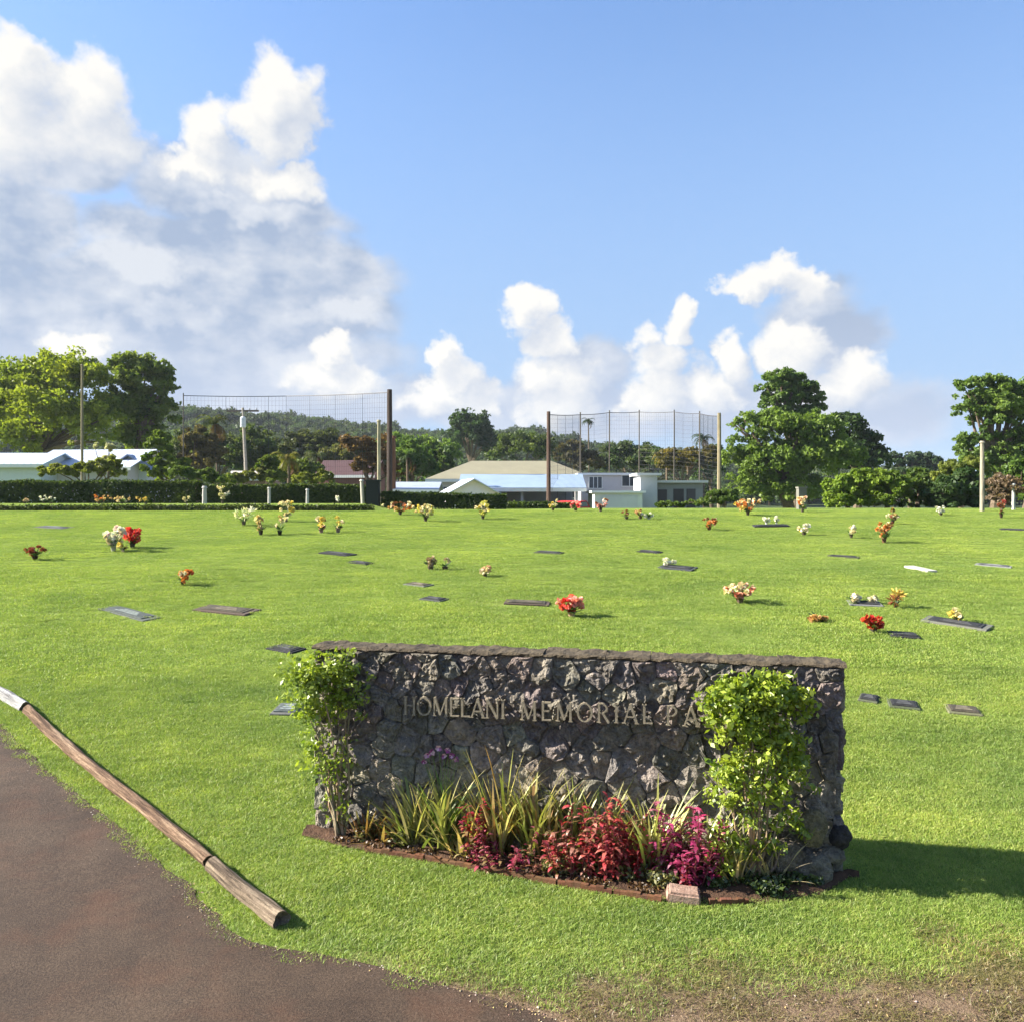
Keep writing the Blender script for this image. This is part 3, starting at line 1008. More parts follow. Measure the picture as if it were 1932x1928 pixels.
def build_sign():
    root = empty('stone_sign', (WA.x, WA.y, 0), 'long dark lava rock sign wall standing on the lawn', 'sign', None, WROT)
    CAP = 0.024
    body = MB()
    r0 = 0.010                     # the mortar lies behind the stone faces
    zl, zr = WH_L - CAP, WH_R - CAP
    vs = [(0.02, r0, -0.2), (WLEN - 0.11, r0, -0.2), (WLEN - 0.11, WTH - r0, -0.2), (0.02, WTH - r0, -0.2),
          (0.02, r0, zl), (WLEN - 0.02, r0, zr), (WLEN - 0.02, WTH - r0, zr), (0.02, WTH - r0, zl)]
    body.add(vs, [(3, 2, 1, 0), (4, 5, 6, 7), (0, 1, 5, 4), (1, 2, 6, 5), (2, 3, 7, 6), (3, 0, 4, 7)])
    body.build('mortar_core', M_mortar, root)
    rd = random.Random(5)

    def face(w, hfun, M, size_fun, seed, n_try, taper=0.0, N=18):
        poly = [(0.0, -0.06), (w - taper, -0.06), (w, hfun(w)), (0.0, hfun(0))]
        sites = poisson(w, hfun, size_fun, n_try, rd)
        cells = voronoi(poly, sites, 0)
        for i, c in enumerate(cells):
            if len(c) < 3:
                continue
            ar = abs(sum(c[k][0] * c[(k + 1) % len(c)][1] - c[(k + 1) % len(c)][0] * c[k][1] for k in range(len(c)))) / 2
            if ar < 0.0015:
                continue
            cz = sum(p[1] for p in c) / len(c); hh = hfun(0)
            upper = cz > hh * 0.52 + rd.uniform(-.1, .1)
            col = jit(rd.choice(STONE_COLS if upper else STONE_LOW), 0.16)
            proud = rd.uniform(0.008, 0.028) if upper else rd.uniform(0.006, 0.020)
            me, x, z = stone_mesh(c, proud, col, rd.uniform(-0.003, 0.003) if upper else rd.uniform(0.0, 0.006), seed * 1000 + i, N, 1.15 if upper else 0.7)
            o = bpy.data.objects.new('stone', me)
            C.objects.link(o)
            o.parent = root
            o.matrix_local = M @ Matrix.Translation((x, 0, z))

    def sz(x, z):
        h = z / 1.4
        base = 0.130 if h > 0.60 else (0.17 if h > 0.35 else 0.20)
        return base * random.choice((0.55, 0.75, 0.95, 1.0, 1.25, 1.5))
    face(WLEN, lambda x: wall_top(x) - CAP - 0.004, Matrix.Translation((0, 0, 0)), sz, 1, 5000, 0.09)
    # the two ends and the back
    face(WTH, lambda x: WH_R - CAP - 0.004, Matrix.Translation((WLEN - 0.02, 0, 0)) @ Matrix.Rotation(R(90), 4, 'Z'), lambda x, z: 0.2, 2, 300, 0.0, 12)
    face(WTH, lambda x: WH_L - CAP - 0.004, Matrix.Translation((0.02, WTH, 0)) @ Matrix.Rotation(R(-90), 4, 'Z'), lambda x, z: 0.2, 3, 300, 0.0, 12)
    face(WLEN, lambda x: WH_L - CAP - 0.004, Matrix.Translation((WLEN - 0.02, WTH, 0)) @ Matrix.Rotation(R(180), 4, 'Z'), lambda x, z: 0.34, 4, 900, 0.0, 8)
    # cap: a rough, slightly uneven slab, in a few lengths
    x = -0.02
    k = 0
    while x < WLEN - 0.1:
        ln = min(rd.uniform(0.28, 0.62), WLEN + 0.02 - x)
        if WLEN + 0.02 - x - ln < 0.2:
            ln = WLEN + 0.02 - x
        cb = MB()
        nx, ny = max(6, int(ln / 0.03)), 5
        vv, ff = [], []
        x1 = x + ln - 0.004
        rows = [(-0.012, 0.0), (-0.020, 0.30), (-0.016, 0.75), (0.004, 1.0), (0.07, 1.0), (0.14, 1.0), (WTH - 0.01, 0.98), (WTH + 0.01, 0.5), (WTH + 0.005, 0.0)]
        for i in range(nx + 1):
            xx = x + (x1 - x) * i / nx
            for (yy, hz) in rows:
                nz = mnoise.noise(Vector((xx * 9, yy * 12, hz * 3 + k)))
                nz2 = mnoise.noise(Vector((xx * 23, yy * 20, hz * 5 + k)))
                zt = wall_top(xx)
                vv.append((xx, yy + (0.014 * nz + 0.014 * nz2), zt - CAP + CAP * hz + (0.014 * nz + 0.012 * nz2) * (hz > 0.1)))
        nr = len(rows)
        for i in range(nx):
            for j in range(nr - 1):
                ff.append((i * nr + j, (i + 1) * nr + j, (i + 1) * nr + j + 1, i * nr + j + 1))
            ff.append((i * nr + nr - 1, (i + 1) * nr + nr - 1, (i + 1) * nr, i * nr))
        ff.append(tuple(range(nr))[::-1]); ff.append(tuple(nx * nr + j for j in range(nr)))
        cb.add(vv, ff)
        cb.build('cap_stone', M_cap, root)
        x += ln; k += 1
    # raised letters
    FONT = {  # strokes: ('l', x0, y0, x1, y1, thickness) / ('o', cx, cy, rx, ry, t, a0, a1)
        'H': (.72, [('l', .12, 0, .12, 1, .15), ('l', .60, 0, .60, 1, .15), ('l', .12, .52, .60, .52, .09)]),
        'O': (.86, [('o', .43, .5, .36, .47, .12, 0, 360)]),
        'M': (.92, [('l', .12, 0, .14, 1, .10), ('l', .14, 1, .46, .08, .16), ('l', .46, .08, .78, 1, .09), ('l', .78, 1, .80, 0, .15)]),
        'E': (.60, [('l', .12, 0, .12, 1, .15), ('l', .12, .95, .54, .95, .09), ('l', .12, .52, .46, .52, .09), ('l', .12, .05, .56, .05, .09)]),
        'L': (.56, [('l', .12, 0, .12, 1, .15), ('l', .12, .05, .54, .05, .09)]),
        'A': (.78, [('l', .06, 0, .38, 1, .09), ('l', .38, 1, .72, 0, .16), ('l', .18, .34, .58, .34, .08)]),
        'N': (.80, [('l', .12, 0, .12, 1, .10), ('l', .12, 1, .68, 0, .16), ('l', .68, 0, .68, 1, .10)]),
        'I': (.30, [('l', .15, 0, .15, 1, .15)]),
        'R': (.68, [('l', .12, 0, .12, 1, .15), ('o', .22, .74, .30, .24, .11, -95, 95), ('l', .12, .96, .24, .96, .08), ('l', .12, .51, .24, .51, .08), ('l', .32, .50, .64, 0, .15)]),
        'P': (.62, [('l', .12, 0, .12, 1, .15), ('o', .22, .73, .31, .25, .11, -95, 95), ('l', .12, .96, .24, .96, .08), ('l', .12, .48, .24, .48, .08)]),
        'K': (.70, [('l', .12, 0, .12, 1, .15), ('l', .16, .42, .60, 1, .09), ('l', .28, .55, .66, 0, .15)]),
    }
    SER = {'H': [(.12, 0), (.12, 1), (.60, 0), (.60, 1)], 'M': [(.12, 0), (.80, 0)], 'I': [(.15, 0), (.15, 1)], 'L': [(.12, 1)], 'N': [(.12, 0), (.68, 1)],
           'A': [(.06, 0), (.72, 0)], 'R': [(.12, 0)], 'P': [(.12, 0)], 'K': [(.12, 0), (.12, 1)]}

    def letter(ch, x, z, hgt):
        w, strokes = FONT[ch]
        lb = MB()
        dep = 0.024
        lst = list(strokes) + [('l', a - .11, b + (.02 if b == 0 else -.02), a + .11, b + (.02 if b == 0 else -.02), .05) for a, b in SER.get(ch, [])]
        for i, s in enumerate(lst):
            f = -dep - 0.0012 * i; bk = 0.0005 * i
            if s[0] == 'l':
                _, x0, y0, x1, y1, t = s
                t *= 0.80
                d = Vector((x1 - x0, y1 - y0)); d.normalize(); nn = Vector((-d.y, d.x)) * t / 2
                q = [(x0 + nn.x, y0 + nn.y), (x0 - nn.x, y0 - nn.y), (x1 - nn.x, y1 - nn.y), (x1 + nn.x, y1 + nn.y)]
                vv = [(a * hgt, f, b * hgt) for a, b in q] + [(a * hgt, bk, b * hgt) for a, b in q]
                lb.add(vv, [(0, 1, 2, 3), (7, 6, 5, 4), (0, 4, 5, 1), (1, 5, 6, 2), (2, 6, 7, 3), (3, 7, 4, 0)])
            else:
                _, cx, cy, rx, ry, t, a0, a1 = s
                t *= 0.80
                n = 20
                vv, ff = [], []
                full = a1 - a0 >= 360
                for k in range(n + (0 if full else 1)):
                    a = R(a0 + (a1 - a0) * k / n)
                    tt = t * (0.65 + 0.5 * abs(math.cos(a)))
                    for kk, yy in ((1, f), (0, f), (0, bk), (1, bk)):
                        rr = (rx - tt / 2, ry - tt / 2) if kk == 0 else (rx + tt / 2, ry + tt / 2)
                        vv.append(((cx + rr[0] * math.cos(a)) * hgt, yy, (cy + rr[1] * math.sin(a)) * hgt))
                m = n if full else n + 1
                for k in range(n):
                    a, b = k * 4, ((k + 1) % m) * 4
                    for j in range(4):
                        ff.append((a + j, a + (j + 1) % 4, b + (j + 1) % 4, b + j))
                lb.add(vv, ff)
        # two fixing pins carry the letter off the stones
        for px in (0.2 * w, 0.75 * w):
            lb.tube([(px * hgt, 0.0, 0.5 * hgt), (px * hgt, 0.10, 0.5 * hgt)], 0.006, 5)
        o = lb.build('letter', M_letter, root)
        o.location = (x, -0.062, z)
        return w * hgt

    inv = W_M.inverted()
    def on_wall(u, v):
        # sight line meets the plane of the letters
        o = inv @ Vector((0, 0, CZ)); d = (inv @ P(u, v, 10)) - o
        t = (-0.062 - o.y) / d.y
        return o + d * t
    words = [('HOMELANI', (763, 1346), (955, 1354)), ('MEMORIAL', (982, 1356), (1232, 1364)), ('PARK', (1256, 1366), (1392, 1373))]
    for wd, a, b in words:
        pa, pb = on_wall(*a), on_wall(*b)
        hgt = 0.132
        wid = sum(FONT[c][0] for c in wd) * hgt
        gapx = (pb.x - pa.x - wid) / (len(wd) - 1)
        x = pa.x
        for c in wd:
            z = pa.z + (pb.z - pa.z) * (x - pa.x) / (pb.x - pa.x)
            x += letter(c, x, z, hgt) + gapx
    return root


build_sign()


def W(x, out, z=None):
    """a point in front of the sign: x along it, `out` metres towards the street"""
    p = W_M @ Vector((x, -out, 0))
    return Vector((p.x, p.y, gz(p.x, p.y) if z is None else z))

# ------------------------------------------------------------------ garden bed in front of the sign
BED_PX = [(585, 1580), (640, 1597), (690, 1606), (800, 1623), (900, 1641), (1050, 1669), (1150, 1686), (1250, 1703), (1330, 1709), (1410, 1707), (1480, 1701), (1550, 1690), (1605, 1655)]
BED = [at(u, v) for u, v in BED_PX]
_winv = W_M.inverted()
BED_L = [_winv @ Vector((p.x, p.y, 0)) for p in BED]
_bx = [p.x for p in BED_L]; _by = [-p.y for p in BED_L]


def bed_out(x):
    return float(np.interp(x, _bx, _by))


def in_bed(x, y):
    q = _winv @ Vector((x, y, 0))
    return -0.15 < q.x < WLEN + 0.12 and -WTH - 0.02 < q.y and -q.y < bed_out(q.x) - 0.02


def build_bed():
    b = MB()
    n, m = 60, 8
    vs = []
    for i in range(n + 1):
        x = -0.06 + (WLEN + 0.16) * i / n
        o = bed_out(x) + 0.015 * mnoise.noise(Vector((x * 9, 0, 0)))
        for j in range(m + 1):
            t = j / m
            p = W_M @ Vector((x, 0.06 - (o + 0.06) * t, 0))
            vs.append((p.x, p.y, gz(p.x, p.y) + 0.008 + 0.05 * math.sin(math.pi * min(1, t * 1.0)) * (0.7 + 0.8 * mnoise.noise(Vector((x * 6, t * 5, 1))))))
    fs = [(i * (m + 1) + j, i * (m + 1) + j + 1, (i + 1) * (m + 1) + j + 1, (i + 1) * (m + 1) + j) for i in range(n) for j in range(m)]
    b.add(vs, fs)
    put(b.build('bed_soil', M_soil, None, True), 'red brown soil of the planting bed below the sign', None, None, 'structure')
    # thin brown edging boards
    t = empty('bed_edging', BED[2], 'thin brown edging boards along the front of the planting bed', 'edging')
    segs = [(690, 1606, 800, 1624), (803, 1624, 905, 1643), (908, 1643, 1050, 1670), (1053, 1670, 1155, 1688), (1158, 1688, 1248, 1703), (1338, 1708, 1412, 1706)]
    for (u0, v0, u1, v1) in segs:
        a, c = at(u0, v0), at(u1, v1)
        d = (c - a); ln = d.length; rz = math.atan2(d.y, d.x)
        M = Matrix.Translation(a - t.location) @ Matrix.Rotation(rz, 4, 'Z')
        e = MB()
        k = 7
        for i in range(k):   # a board with a slightly broken upper edge
            x0, x1 = ln * i / k, ln * (i + 1) / k - 0.0005
            h = 0.038 + random.uniform(-.007, .007)
            e.box((x0, -0.014, -0.03), (x1, 0.014, h), jit((0.12, 0.057, 0.03), 0.25), M)
        e.build('board', M_wood, t)
    # pink-grey paving block
    p = at(1292, 1706)
    t = put(MB_block(p), 'pinkish concrete block set in the edging by the magenta plant', 'block')


def MB_block(p):
    bm = bmesh.new()
    bmesh.ops.create_cube(bm, size=1.0)
    for v in bm.verts:
        top = v.co.z > 0
        v.co = Vector((v.co.x * 0.215 * (0.9 if top else 1.0), v.co.y * 0.13, v.co.z * 0.09 + 0.03))
    bmesh.ops.bevel(bm, geom=list(bm.edges), offset=0.012, segments=2, affect='EDGES')
    bmesh.ops.subdivide_edges(bm, edges=list(bm.edges), cuts=1, use_grid_fill=True)
    for v in bm.verts:
        v.co += Vector((mnoise.noise(v.co * 30), mnoise.noise(v.co * 30 + Vector((5, 0, 0))), mnoise.noise(v.co * 30 + Vector((0, 9, 0))))) * 0.006
    me = bpy.data.meshes.new('paving_block'); bm.to_mesh(me); bm.free()
    me.materials.append(rough_material('pink_concrete', (0.22, 0.135, 0.10), (0.36, 0.25, 0.19), 18.0, 0.9, 0.5, 60.0))
    o = bpy.data.objects.new('paving_block', me); C.objects.link(o)
    o.location = p + Vector((0, 0.05, 0)); o.rotation_euler = (R(4), R(3), R(-9))
    return o


build_bed()


def strap_plant(name, label, u, v, h, n, cols, width=0.011, spread=0.55, seed=0, cat='plant', group=None, soft=1.0):
    rd = random.Random(seed)
    n = int(n * 1.5); width *= 0.78; spread *= 1.2
    base = at(u, v)
    t = empty(name, base, label, cat, group)
    b = MB()
    for i in range(n):
        a = rd.uniform(0, 2 * math.pi)
        L_ = h * rd.uniform(0.6, 1.12)
        d = Vector((math.cos(a), math.sin(a) * 0.6, 0)); d.normalize()
        ang = R(90) - rd.uniform(0.05, spread)
        q = Vector((rd.uniform(-.05, .05), rd.uniform(-.035, .035), -0.02))
        pts, ws = [], []
        k = 7
        droop = rd.uniform(0.02, 0.20) * soft
        w0 = width * rd.uniform(0.7, 1.25)
        for j in range(k):
            pts.append(Vector(q))
            ws.append(w0 * (0.75 + 0.5 * math.sin(math.pi * j / k)) * (1 - (j / (k - 1)) ** 3) + 0.0006)
            q = q + (d * math.cos(ang) + Vector((0, 0, 1)) * math.sin(ang)) * (L_ / (k - 1))
            ang -= droop * (0.4 + j * 0.22)
        side = d.cross(Vector((0, 0, 1))) + Vector((rd.uniform(-.4, .4), rd.uniform(-.4, .4), 0))
        b.strip(pts, ws, side, jit(rd.choice(cols), 0.22))
    b.build('leaves', M_plant, t)
    cb = MB(); cb.lathe([(0.035, -0.03), (0.04, 0.02), (0.022, 0.07)], 7, col=(0.16, 0.12, 0.05))
    cb.build('crown_base', M_wood, t)
    return t


YG = [(0.37, 0.35, 0.12), (0.28, 0.30, 0.085), (0.46, 0.41, 0.18), (0.18, 0.23, 0.055)]
TAN = [(0.538, 0.417, 0.175), (0.444, 0.363, 0.121), (0.323, 0.336, 0.081), (0.6, 0.497, 0.255)]
OLV = [(0.264, 0.288, 0.066), (0.42, 0.372, 0.132), (0.192, 0.18, 0.054), (0.336, 0.204, 0.072)]
PALE = [(0.6, 0.578, 0.255), (0.484, 0.497, 0.148), (0.376, 0.403, 0.114)]
strap_plant('strap_leaf_plant', 'low brown and tan dry strap leaf plant nearest the left shrub', 722, 1592, 0.30, 30, [(0.26, 0.11, 0.05), (0.36, 0.22, 0.09), (0.20, 0.13, 0.05)], 0.012, 0.95, 1)
strap_plant('strap_leaf_plant', 'yellow green strap leaf plant just right of the brown dry one', 782, 1602, 0.58, 34, YG, 0.013, 0.62, 2)
strap_plant('strap_leaf_plant', 'bright green strap leaf plant below the purple flowers', 838, 1610, 0.60, 36, YG + [(0.15, 0.29, 0.05)], 0.013, 0.45, 3)
strap_plant('strap_leaf_plant', 'leaning tan blades between the purple flowers and the crimson plant', 872, 1620, 0.46, 26, TAN, 0.012, 0.8, 4)
strap_plant('strap_leaf_plant', 'tallest tan and olive strap leaves left of the sign centre', 945, 1618, 0.76, 36, TAN + OLV, 0.012, 0.33, 5)
strap_plant('strap_leaf_plant', 'dark olive strap leaf plant behind the gap between the red plants', 1008, 1626, 0.66, 44, OLV, 0.013, 0.40, 6)
strap_plant('strap_leaf_plant', 'pale arching blades behind the bright red plant', 1080, 1632, 0.60, 30, PALE + OLV, 0.012, 0.55, 7)
strap_plant('strap_leaf_plant', 'pale yellow strap leaves between red and magenta plants', 1232, 1652, 0.62, 46, PALE, 0.011, 0.42, 8)
strap_plant('strap_leaf_plant', 'short buff blades at the foot of the right shrub', 1392, 1668, 0.42, 24, PALE + TAN, 0.010, 0.45, 9)
strap_plant('strap_leaf_plant', 'reddish stemmed slim blades behind the dark red plant', 1172, 1640, 0.54, 18, [(0.24, 0.10, 0.06), (0.34, 0.28, 0.10), (0.28, 0.13, 0.09)], 0.009, 0.5, 10)
strap_plant('strap_leaf_plant', 'pale bleached stalks beside the rocks at the sign corner', 1460, 1668, 0.36, 14, [(0.46, 0.41, 0.26), (0.40, 0.33, 0.18)], 0.010, 0.9, 12)


strap_plant('strap_leaf_plant', 'buff dead blades close to the sign left of the bright green plant', 808, 1596, 0.56, 22, PALE + TAN, 0.010, 0.5, 13)
strap_plant('strap_leaf_plant', 'pale blades against the sign directly behind the low crimson plant', 905, 1610, 0.60, 24, PALE + YG, 0.011, 0.5, 14)
strap_plant('strap_leaf_plant', 'tawny blades against the sign below the second word of lettering', 1040, 1620, 0.62, 26, TAN + PALE, 0.011, 0.48, 15)
strap_plant('strap_leaf_plant', 'slim pale blades behind the tallest red plant', 1130, 1628, 0.66, 22, PALE + YG, 0.010, 0.45, 16)
strap_plant('strap_leaf_plant', 'green tipped blades between the magenta plant and the right shrub', 1340, 1656, 0.50, 24, YG + PALE, 0.011, 0.5, 17)
strap_plant('strap_leaf_plant', 'thin reddish brown blades beside the leggy shrub stems', 690, 1588, 0.34, 20, [(0.30, 0.15, 0.06), (0.36, 0.28, 0.10)], 0.010, 0.7, 18)


def red_plant(name, label, u, v, h, rad, stems, cols, seed, leaf=0.085, group=None):
    rd = random.Random(seed)
    base = at(u, v)
    t = empty(name, base, label, 'plant', group)
    sb, lb = MB(), MB()
    for s in range(stems):
        a = rd.uniform(0, 2 * math.pi)
        r0 = rad * 1.2 * math.sqrt(rd.random())
        x, y = r0 * math.cos(a), r0 * math.sin(a) * 0.65
        hh = h * rd.uniform(0.35, 1.08)
        top = Vector((x * 1.25, y * 1.2, hh))
        sb.tube([Vector((x * 0.6, y * 0.6, -0.02)), Vector((x, y, hh * 0.5)), top], [0.005, 0.004, 0.002], 4, col=(0.16, 0.05, 0.04))
        nl = max(8, int(hh / 0.0125))
        for i in range(nl):
            f = 0.12 + 0.88 * i / nl
            p = Vector((x * (0.6 + 0.65 * f), y * (0.6 + 0.6 * f), hh * f))
            b = rd.uniform(0, 2 * math.pi)
            d = Vector((math.cos(b), math.sin(b), 0))
            ang = rd.uniform(0.1, 0.9)
            L_ = leaf * rd.uniform(0.4, 1.0)
            pts = []
            q = Vector(p)
            for j in range(4):
                pts.append(Vector(q)); q = q + (d * math.cos(ang) + Vector((0, 0, 1)) * math.sin(ang)) * (L_ / 3); ang -= 0.45
            w = L_ * 0.16
            c = jit(rd.choice(cols), 0.3)
            lb.strip(pts, [w * 0.3, w, w * 0.85, 0.0015], d.cross(Vector((0, 0, 1))) + Vector((rd.uniform(-.3, .3), rd.uniform(-.3, .3), rd.uniform(-.3, .3))), c)
    lb.build('leaves', M_plant, t)
    sb.build('stems', M_wood, t)
    return t


RED = [(0.40, 0.05, 0.06), (0.44, 0.12, 0.10), (0.26, 0.03, 0.045), (0.44, 0.20, 0.15), (0.26, 0.18, 0.08)]
MAG = [(0.30, 0.025, 0.10), (0.20, 0.016, 0.07), (0.40, 0.05, 0.14), (0.46, 0.15, 0.22)]
CRM = [(0.34, 0.035, 0.09), (0.44, 0.10, 0.15), (0.20, 0.02, 0.045), (0.28, 0.18, 0.08)]
red_plant('red_leaf_plant', 'tall narrow crimson plant among the tan blades', 905, 1622, 0.46, 0.07, 6, [(0.34, 0.03, 0.05), (0.42, 0.10, 0.06)], 21)
red_plant('red_leaf_plant', 'low crimson plant at the front edge left of centre', 945, 1638, 0.30, 0.20, 17, CRM, 22, 0.075)
red_plant('red_leaf_plant', 'bright orange red plant at the middle of the bed', 1076, 1655, 0.42, 0.14, 17, RED, 23)
red_plant('red_leaf_plant', 'tallest red plant between the orange red and dark red ones', 1150, 1660, 0.52, 0.13, 16, RED[:3], 24)
red_plant('red_leaf_plant', 'dark red plant left of the pale yellow blades', 1203, 1662, 0.40, 0.08, 9, [(0.26, 0.025, 0.03), (0.36, 0.05, 0.05)], 25)
red_plant('red_leaf_plant', 'large magenta purple plant before the right shrub', 1296, 1672, 0.50, 0.17, 24, MAG, 26, 0.09)
red_plant('red_leaf_plant', 'small scarlet sprig right behind the pink block', 1303, 1682, 0.19, 0.05, 5, [(0.42, 0.06, 0.06), (0.34, 0.03, 0.05)], 27, 0.07)
red_plant('red_leaf_plant', 'small dusky sprig at the front below the bright red plant', 1015, 1650, 0.16, 0.09, 7, [(0.17, 0.06, 0.04), (0.26, 0.09, 0.05)], 28, 0.06)


def shrub(name, label, base_u, base_v, lobes_px, n, size, c_lo, c_hi, stems, seed, depth=0.5):
    rg = np.random.default_rng(seed); rd = random.Random(seed)
    base = at(base_u, base_v)
    t = empty(name, base, label, 'shrub')
    lobes = []
    for (u, v, ru, rv, wt) in lobes_px:
        ru *= 1.12; rv *= 1.12
        c = P(u, v, base.y) - base; s = base.y / FPX
        lobes.append((c.x, c.y - 0.02, c.z, ru * s, min(0.17, 0.5 * (ru + rv) * s * depth), rv * s, wt))
    lb, sb = MB(), MB()
    for l in lobes:
        crown_leaves(lb, [l[:6]], int(n * l[6] * 0.75), size * 0.72, c_lo, c_hi, rg, clumps=max(10, int(60 * l[6] * 3)), inner=0.4, fill=0.30)
        crown_leaves(lb, [l[:6]], int(n * l[6] * 0.35), size * 1.12, c_lo, c_hi, rg, clumps=max(10, int(60 * l[6] * 3)), inner=0.2, fill=0.34)
    for i in range(stems):
        l = rd.choice(lobes)
        e = Vector((l[0] + rd.uniform(-.7, .7) * l[3], l[1] + rd.uniform(-.5, .5) * l[4], l[2] + rd.uniform(-.4, .5) * l[5]))
        b0 = Vector((rd.uniform(-.05, .05), rd.uniform(-.03, .03), -0.03))
        m1 = b0.lerp(e, 0.35) + Vector((rd.uniform(-.05, .05), rd.uniform(-.03, .03), 0.03)); m2 = b0.lerp(e, 0.7) + Vector((rd.uniform(-.04, .04), 0, 0.02))
        r = rd.uniform(0.006, 0.014)
        sb.tube([b0, m1, m2, e], [r, r * .8, r * .55, r * .25], 5, col=jit((0.28, 0.22, 0.14), 0.3), wob=0.1)
    lb.build('leaves', M_plant, t)
    sb.build('stems', M_wood, t)
    return t


shrub('flowering_shrub', 'leggy green shrub with bare stems at the left end of the sign', 642, 1584,
      [(580, 1290, 44, 52, .26), (640, 1275, 46, 46, .24), (595, 1345, 42, 46, .18), (655, 1325, 32, 46, .12), (600, 1430, 30, 60, .10), (635, 1440, 30, 60, .05), (630, 1510, 26, 50, .05)],
      3600, 0.020, (0.10, 0.17, 0.016), (0.34, 0.42, 0.05), 12, 41)
shrub('flowering_shrub', 'bushy bright green shrub hiding the last letters of the sign', 1420, 1664,
      [(1390, 1335, 56, 52, .24), (1462, 1325, 66, 50, .26), (1425, 1302, 74, 30, .16), (1432, 1395, 74, 48, .17), (1385, 1460, 52, 50, .09), (1480, 1450, 50, 60, .09), (1420, 1530, 80, 60, .08), (1400, 1610, 60, 44, .05), (1480, 1580, 40, 50, .03)],
      7200, 0.0225, (0.12, 0.20, 0.016), (0.38, 0.46, 0.05), 16, 42)


def flower_stems():
    base = at(838, 1602)
    t = empty('orchid_plant', base, 'purple pink flowers on slim stems against the sign below its lettering', 'flower')
    rd = random.Random(3)
    sb, fb = MB(), MB()
    y = base.y + 0.06
    for (u, v) in [(815, 1418), (828, 1410), (845, 1414), (852, 1424), (838, 1425), (806, 1424), (862, 1432), (800, 1436)]:
        e = P(u, v, y) - base
        sb.tube([Vector((rd.uniform(-.03, .03), 0, 0)), Vector((e.x * .3, e.y * .5, e.z * .55)), e], [0.004, 0.003, 0.002], 4, col=(0.14, 0.22, 0.05))
        for k in range(9):
            a = 2 * math.pi * k / 9 + rd.random()
            d = Vector((math.cos(a), rd.uniform(-.9, -.1), math.sin(a))); d.normalize()
            w = d.cross(Vector((0, 1, 0.2))).normalized() * 0.011
            L_ = rd.uniform(.018, .032)
            fb.add([e, e + d * L_ * .6 + w, e + d * L_, e + d * L_ * .6 - w], [(0, 1, 2, 3)], jit(rd.choice([(0.42, 0.16, 0.36), (0.30, 0.07, 0.24), (0.62, 0.40, 0.52)]), .2))
    sb.build('stems', M_wood, t); fb.build('petals', M_petal, t)


flower_stems()


def rock(name, label, p, r, sc, seed, col):
    bm = bmesh.new()
    bmesh.ops.create_icosphere(bm, subdivisions=3, radius=r)
    for v in bm.verts:
        n = mnoise.noise(v.co * (1.6 / r) + Vector((seed, 0, 0))) * 0.30 + mnoise.noise(v.co * (4 / r) + Vector((0, seed, 0))) * 0.12
        v.co = Vector((v.co.x * sc[0], v.co.y * sc[1], v.co.z * sc[2])) * (1 + n)
    me = bpy.data.meshes.new(name); bm.to_mesh(me); bm.free()
    a = me.attributes.new('col', 'FLOAT_COLOR', 'FACE'); a.data.foreach_set('color', list(col + (1,)) * len(me.polygons))
    me.materials.append(M_lava)
    o = bpy.data.objects.new(name, me); C.objects.link(o)
    o.location = p
    return put(o, label, 'rock')


def corner_rocks():
    y = WB.y
    rock('lava_rock', 'round dark lava rock jutting from the right end of the sign', P(1584, 1575, y + 0.02), 0.085, (0.8, 0.9, 1.0), 2.0, (0.055, 0.05, 0.05))
    rock('lava_rock', 'grey rock at the foot of the sign corner', P(1540, 1640, y - 0.06), 0.10, (1.1, 0.7, 1.0), 5.0, (0.17, 0.155, 0.125))
    rock('lava_rock', 'brownish rock leaning on the sign left of the corner rock', P(1478, 1618, y - 0.02), 0.12, (1.2, 0.6, 1.0), 8.0, (0.18, 0.15, 0.11))
    rock('lava_rock', 'flat pale rock stacked beneath the round dark one', P(1566, 1612, y + 0.0), 0.085, (1.15, 0.8, 0.62), 11.0, (0.20, 0.18, 0.14))
    rock('lava_rock', 'tall mossy rock above the corner rocks at the sign end', P(1535, 1560, y - 0.03), 0.10, (0.9, 0.6, 1.25), 14.0, (0.19, 0.165, 0.10))


corner_rocks()


def ground_cover(name, label, pts, n, size, c_lo, c_hi, seed, h=0.07):
    rg = np.random.default_rng(seed)
    cen = []
    for _ in range(n):
        q = pts[rg.integers(0, len(pts))]
        a, r = rg.uniform(0, 6.28), q[2] * math.sqrt(rg.random())
        x, y = q[0] + r * math.cos(a), q[1] + r * math.sin(a) * 0.6
        cen.append((x, y, gz(x, y) + 0.015 + h * rg.random()))
    cen = np.array(cen)
    tone = rg.random((n, 1))
    mb = MB(); mb.quads(leaf_quads(cen, np.tile([0, -0.3, 1.0], (n, 1)), size, rg, align=0.6), np.array(c_lo) * (1 - tone) + np.array(c_hi) * tone)
    return put(mb.build(name, M_plant), label, None, None, 'stuff')


def px_discs(lst):
    out = []
    for (u, v, r) in lst:
        p = at(u, v); out.append((p.x, p.y, r))
    return out


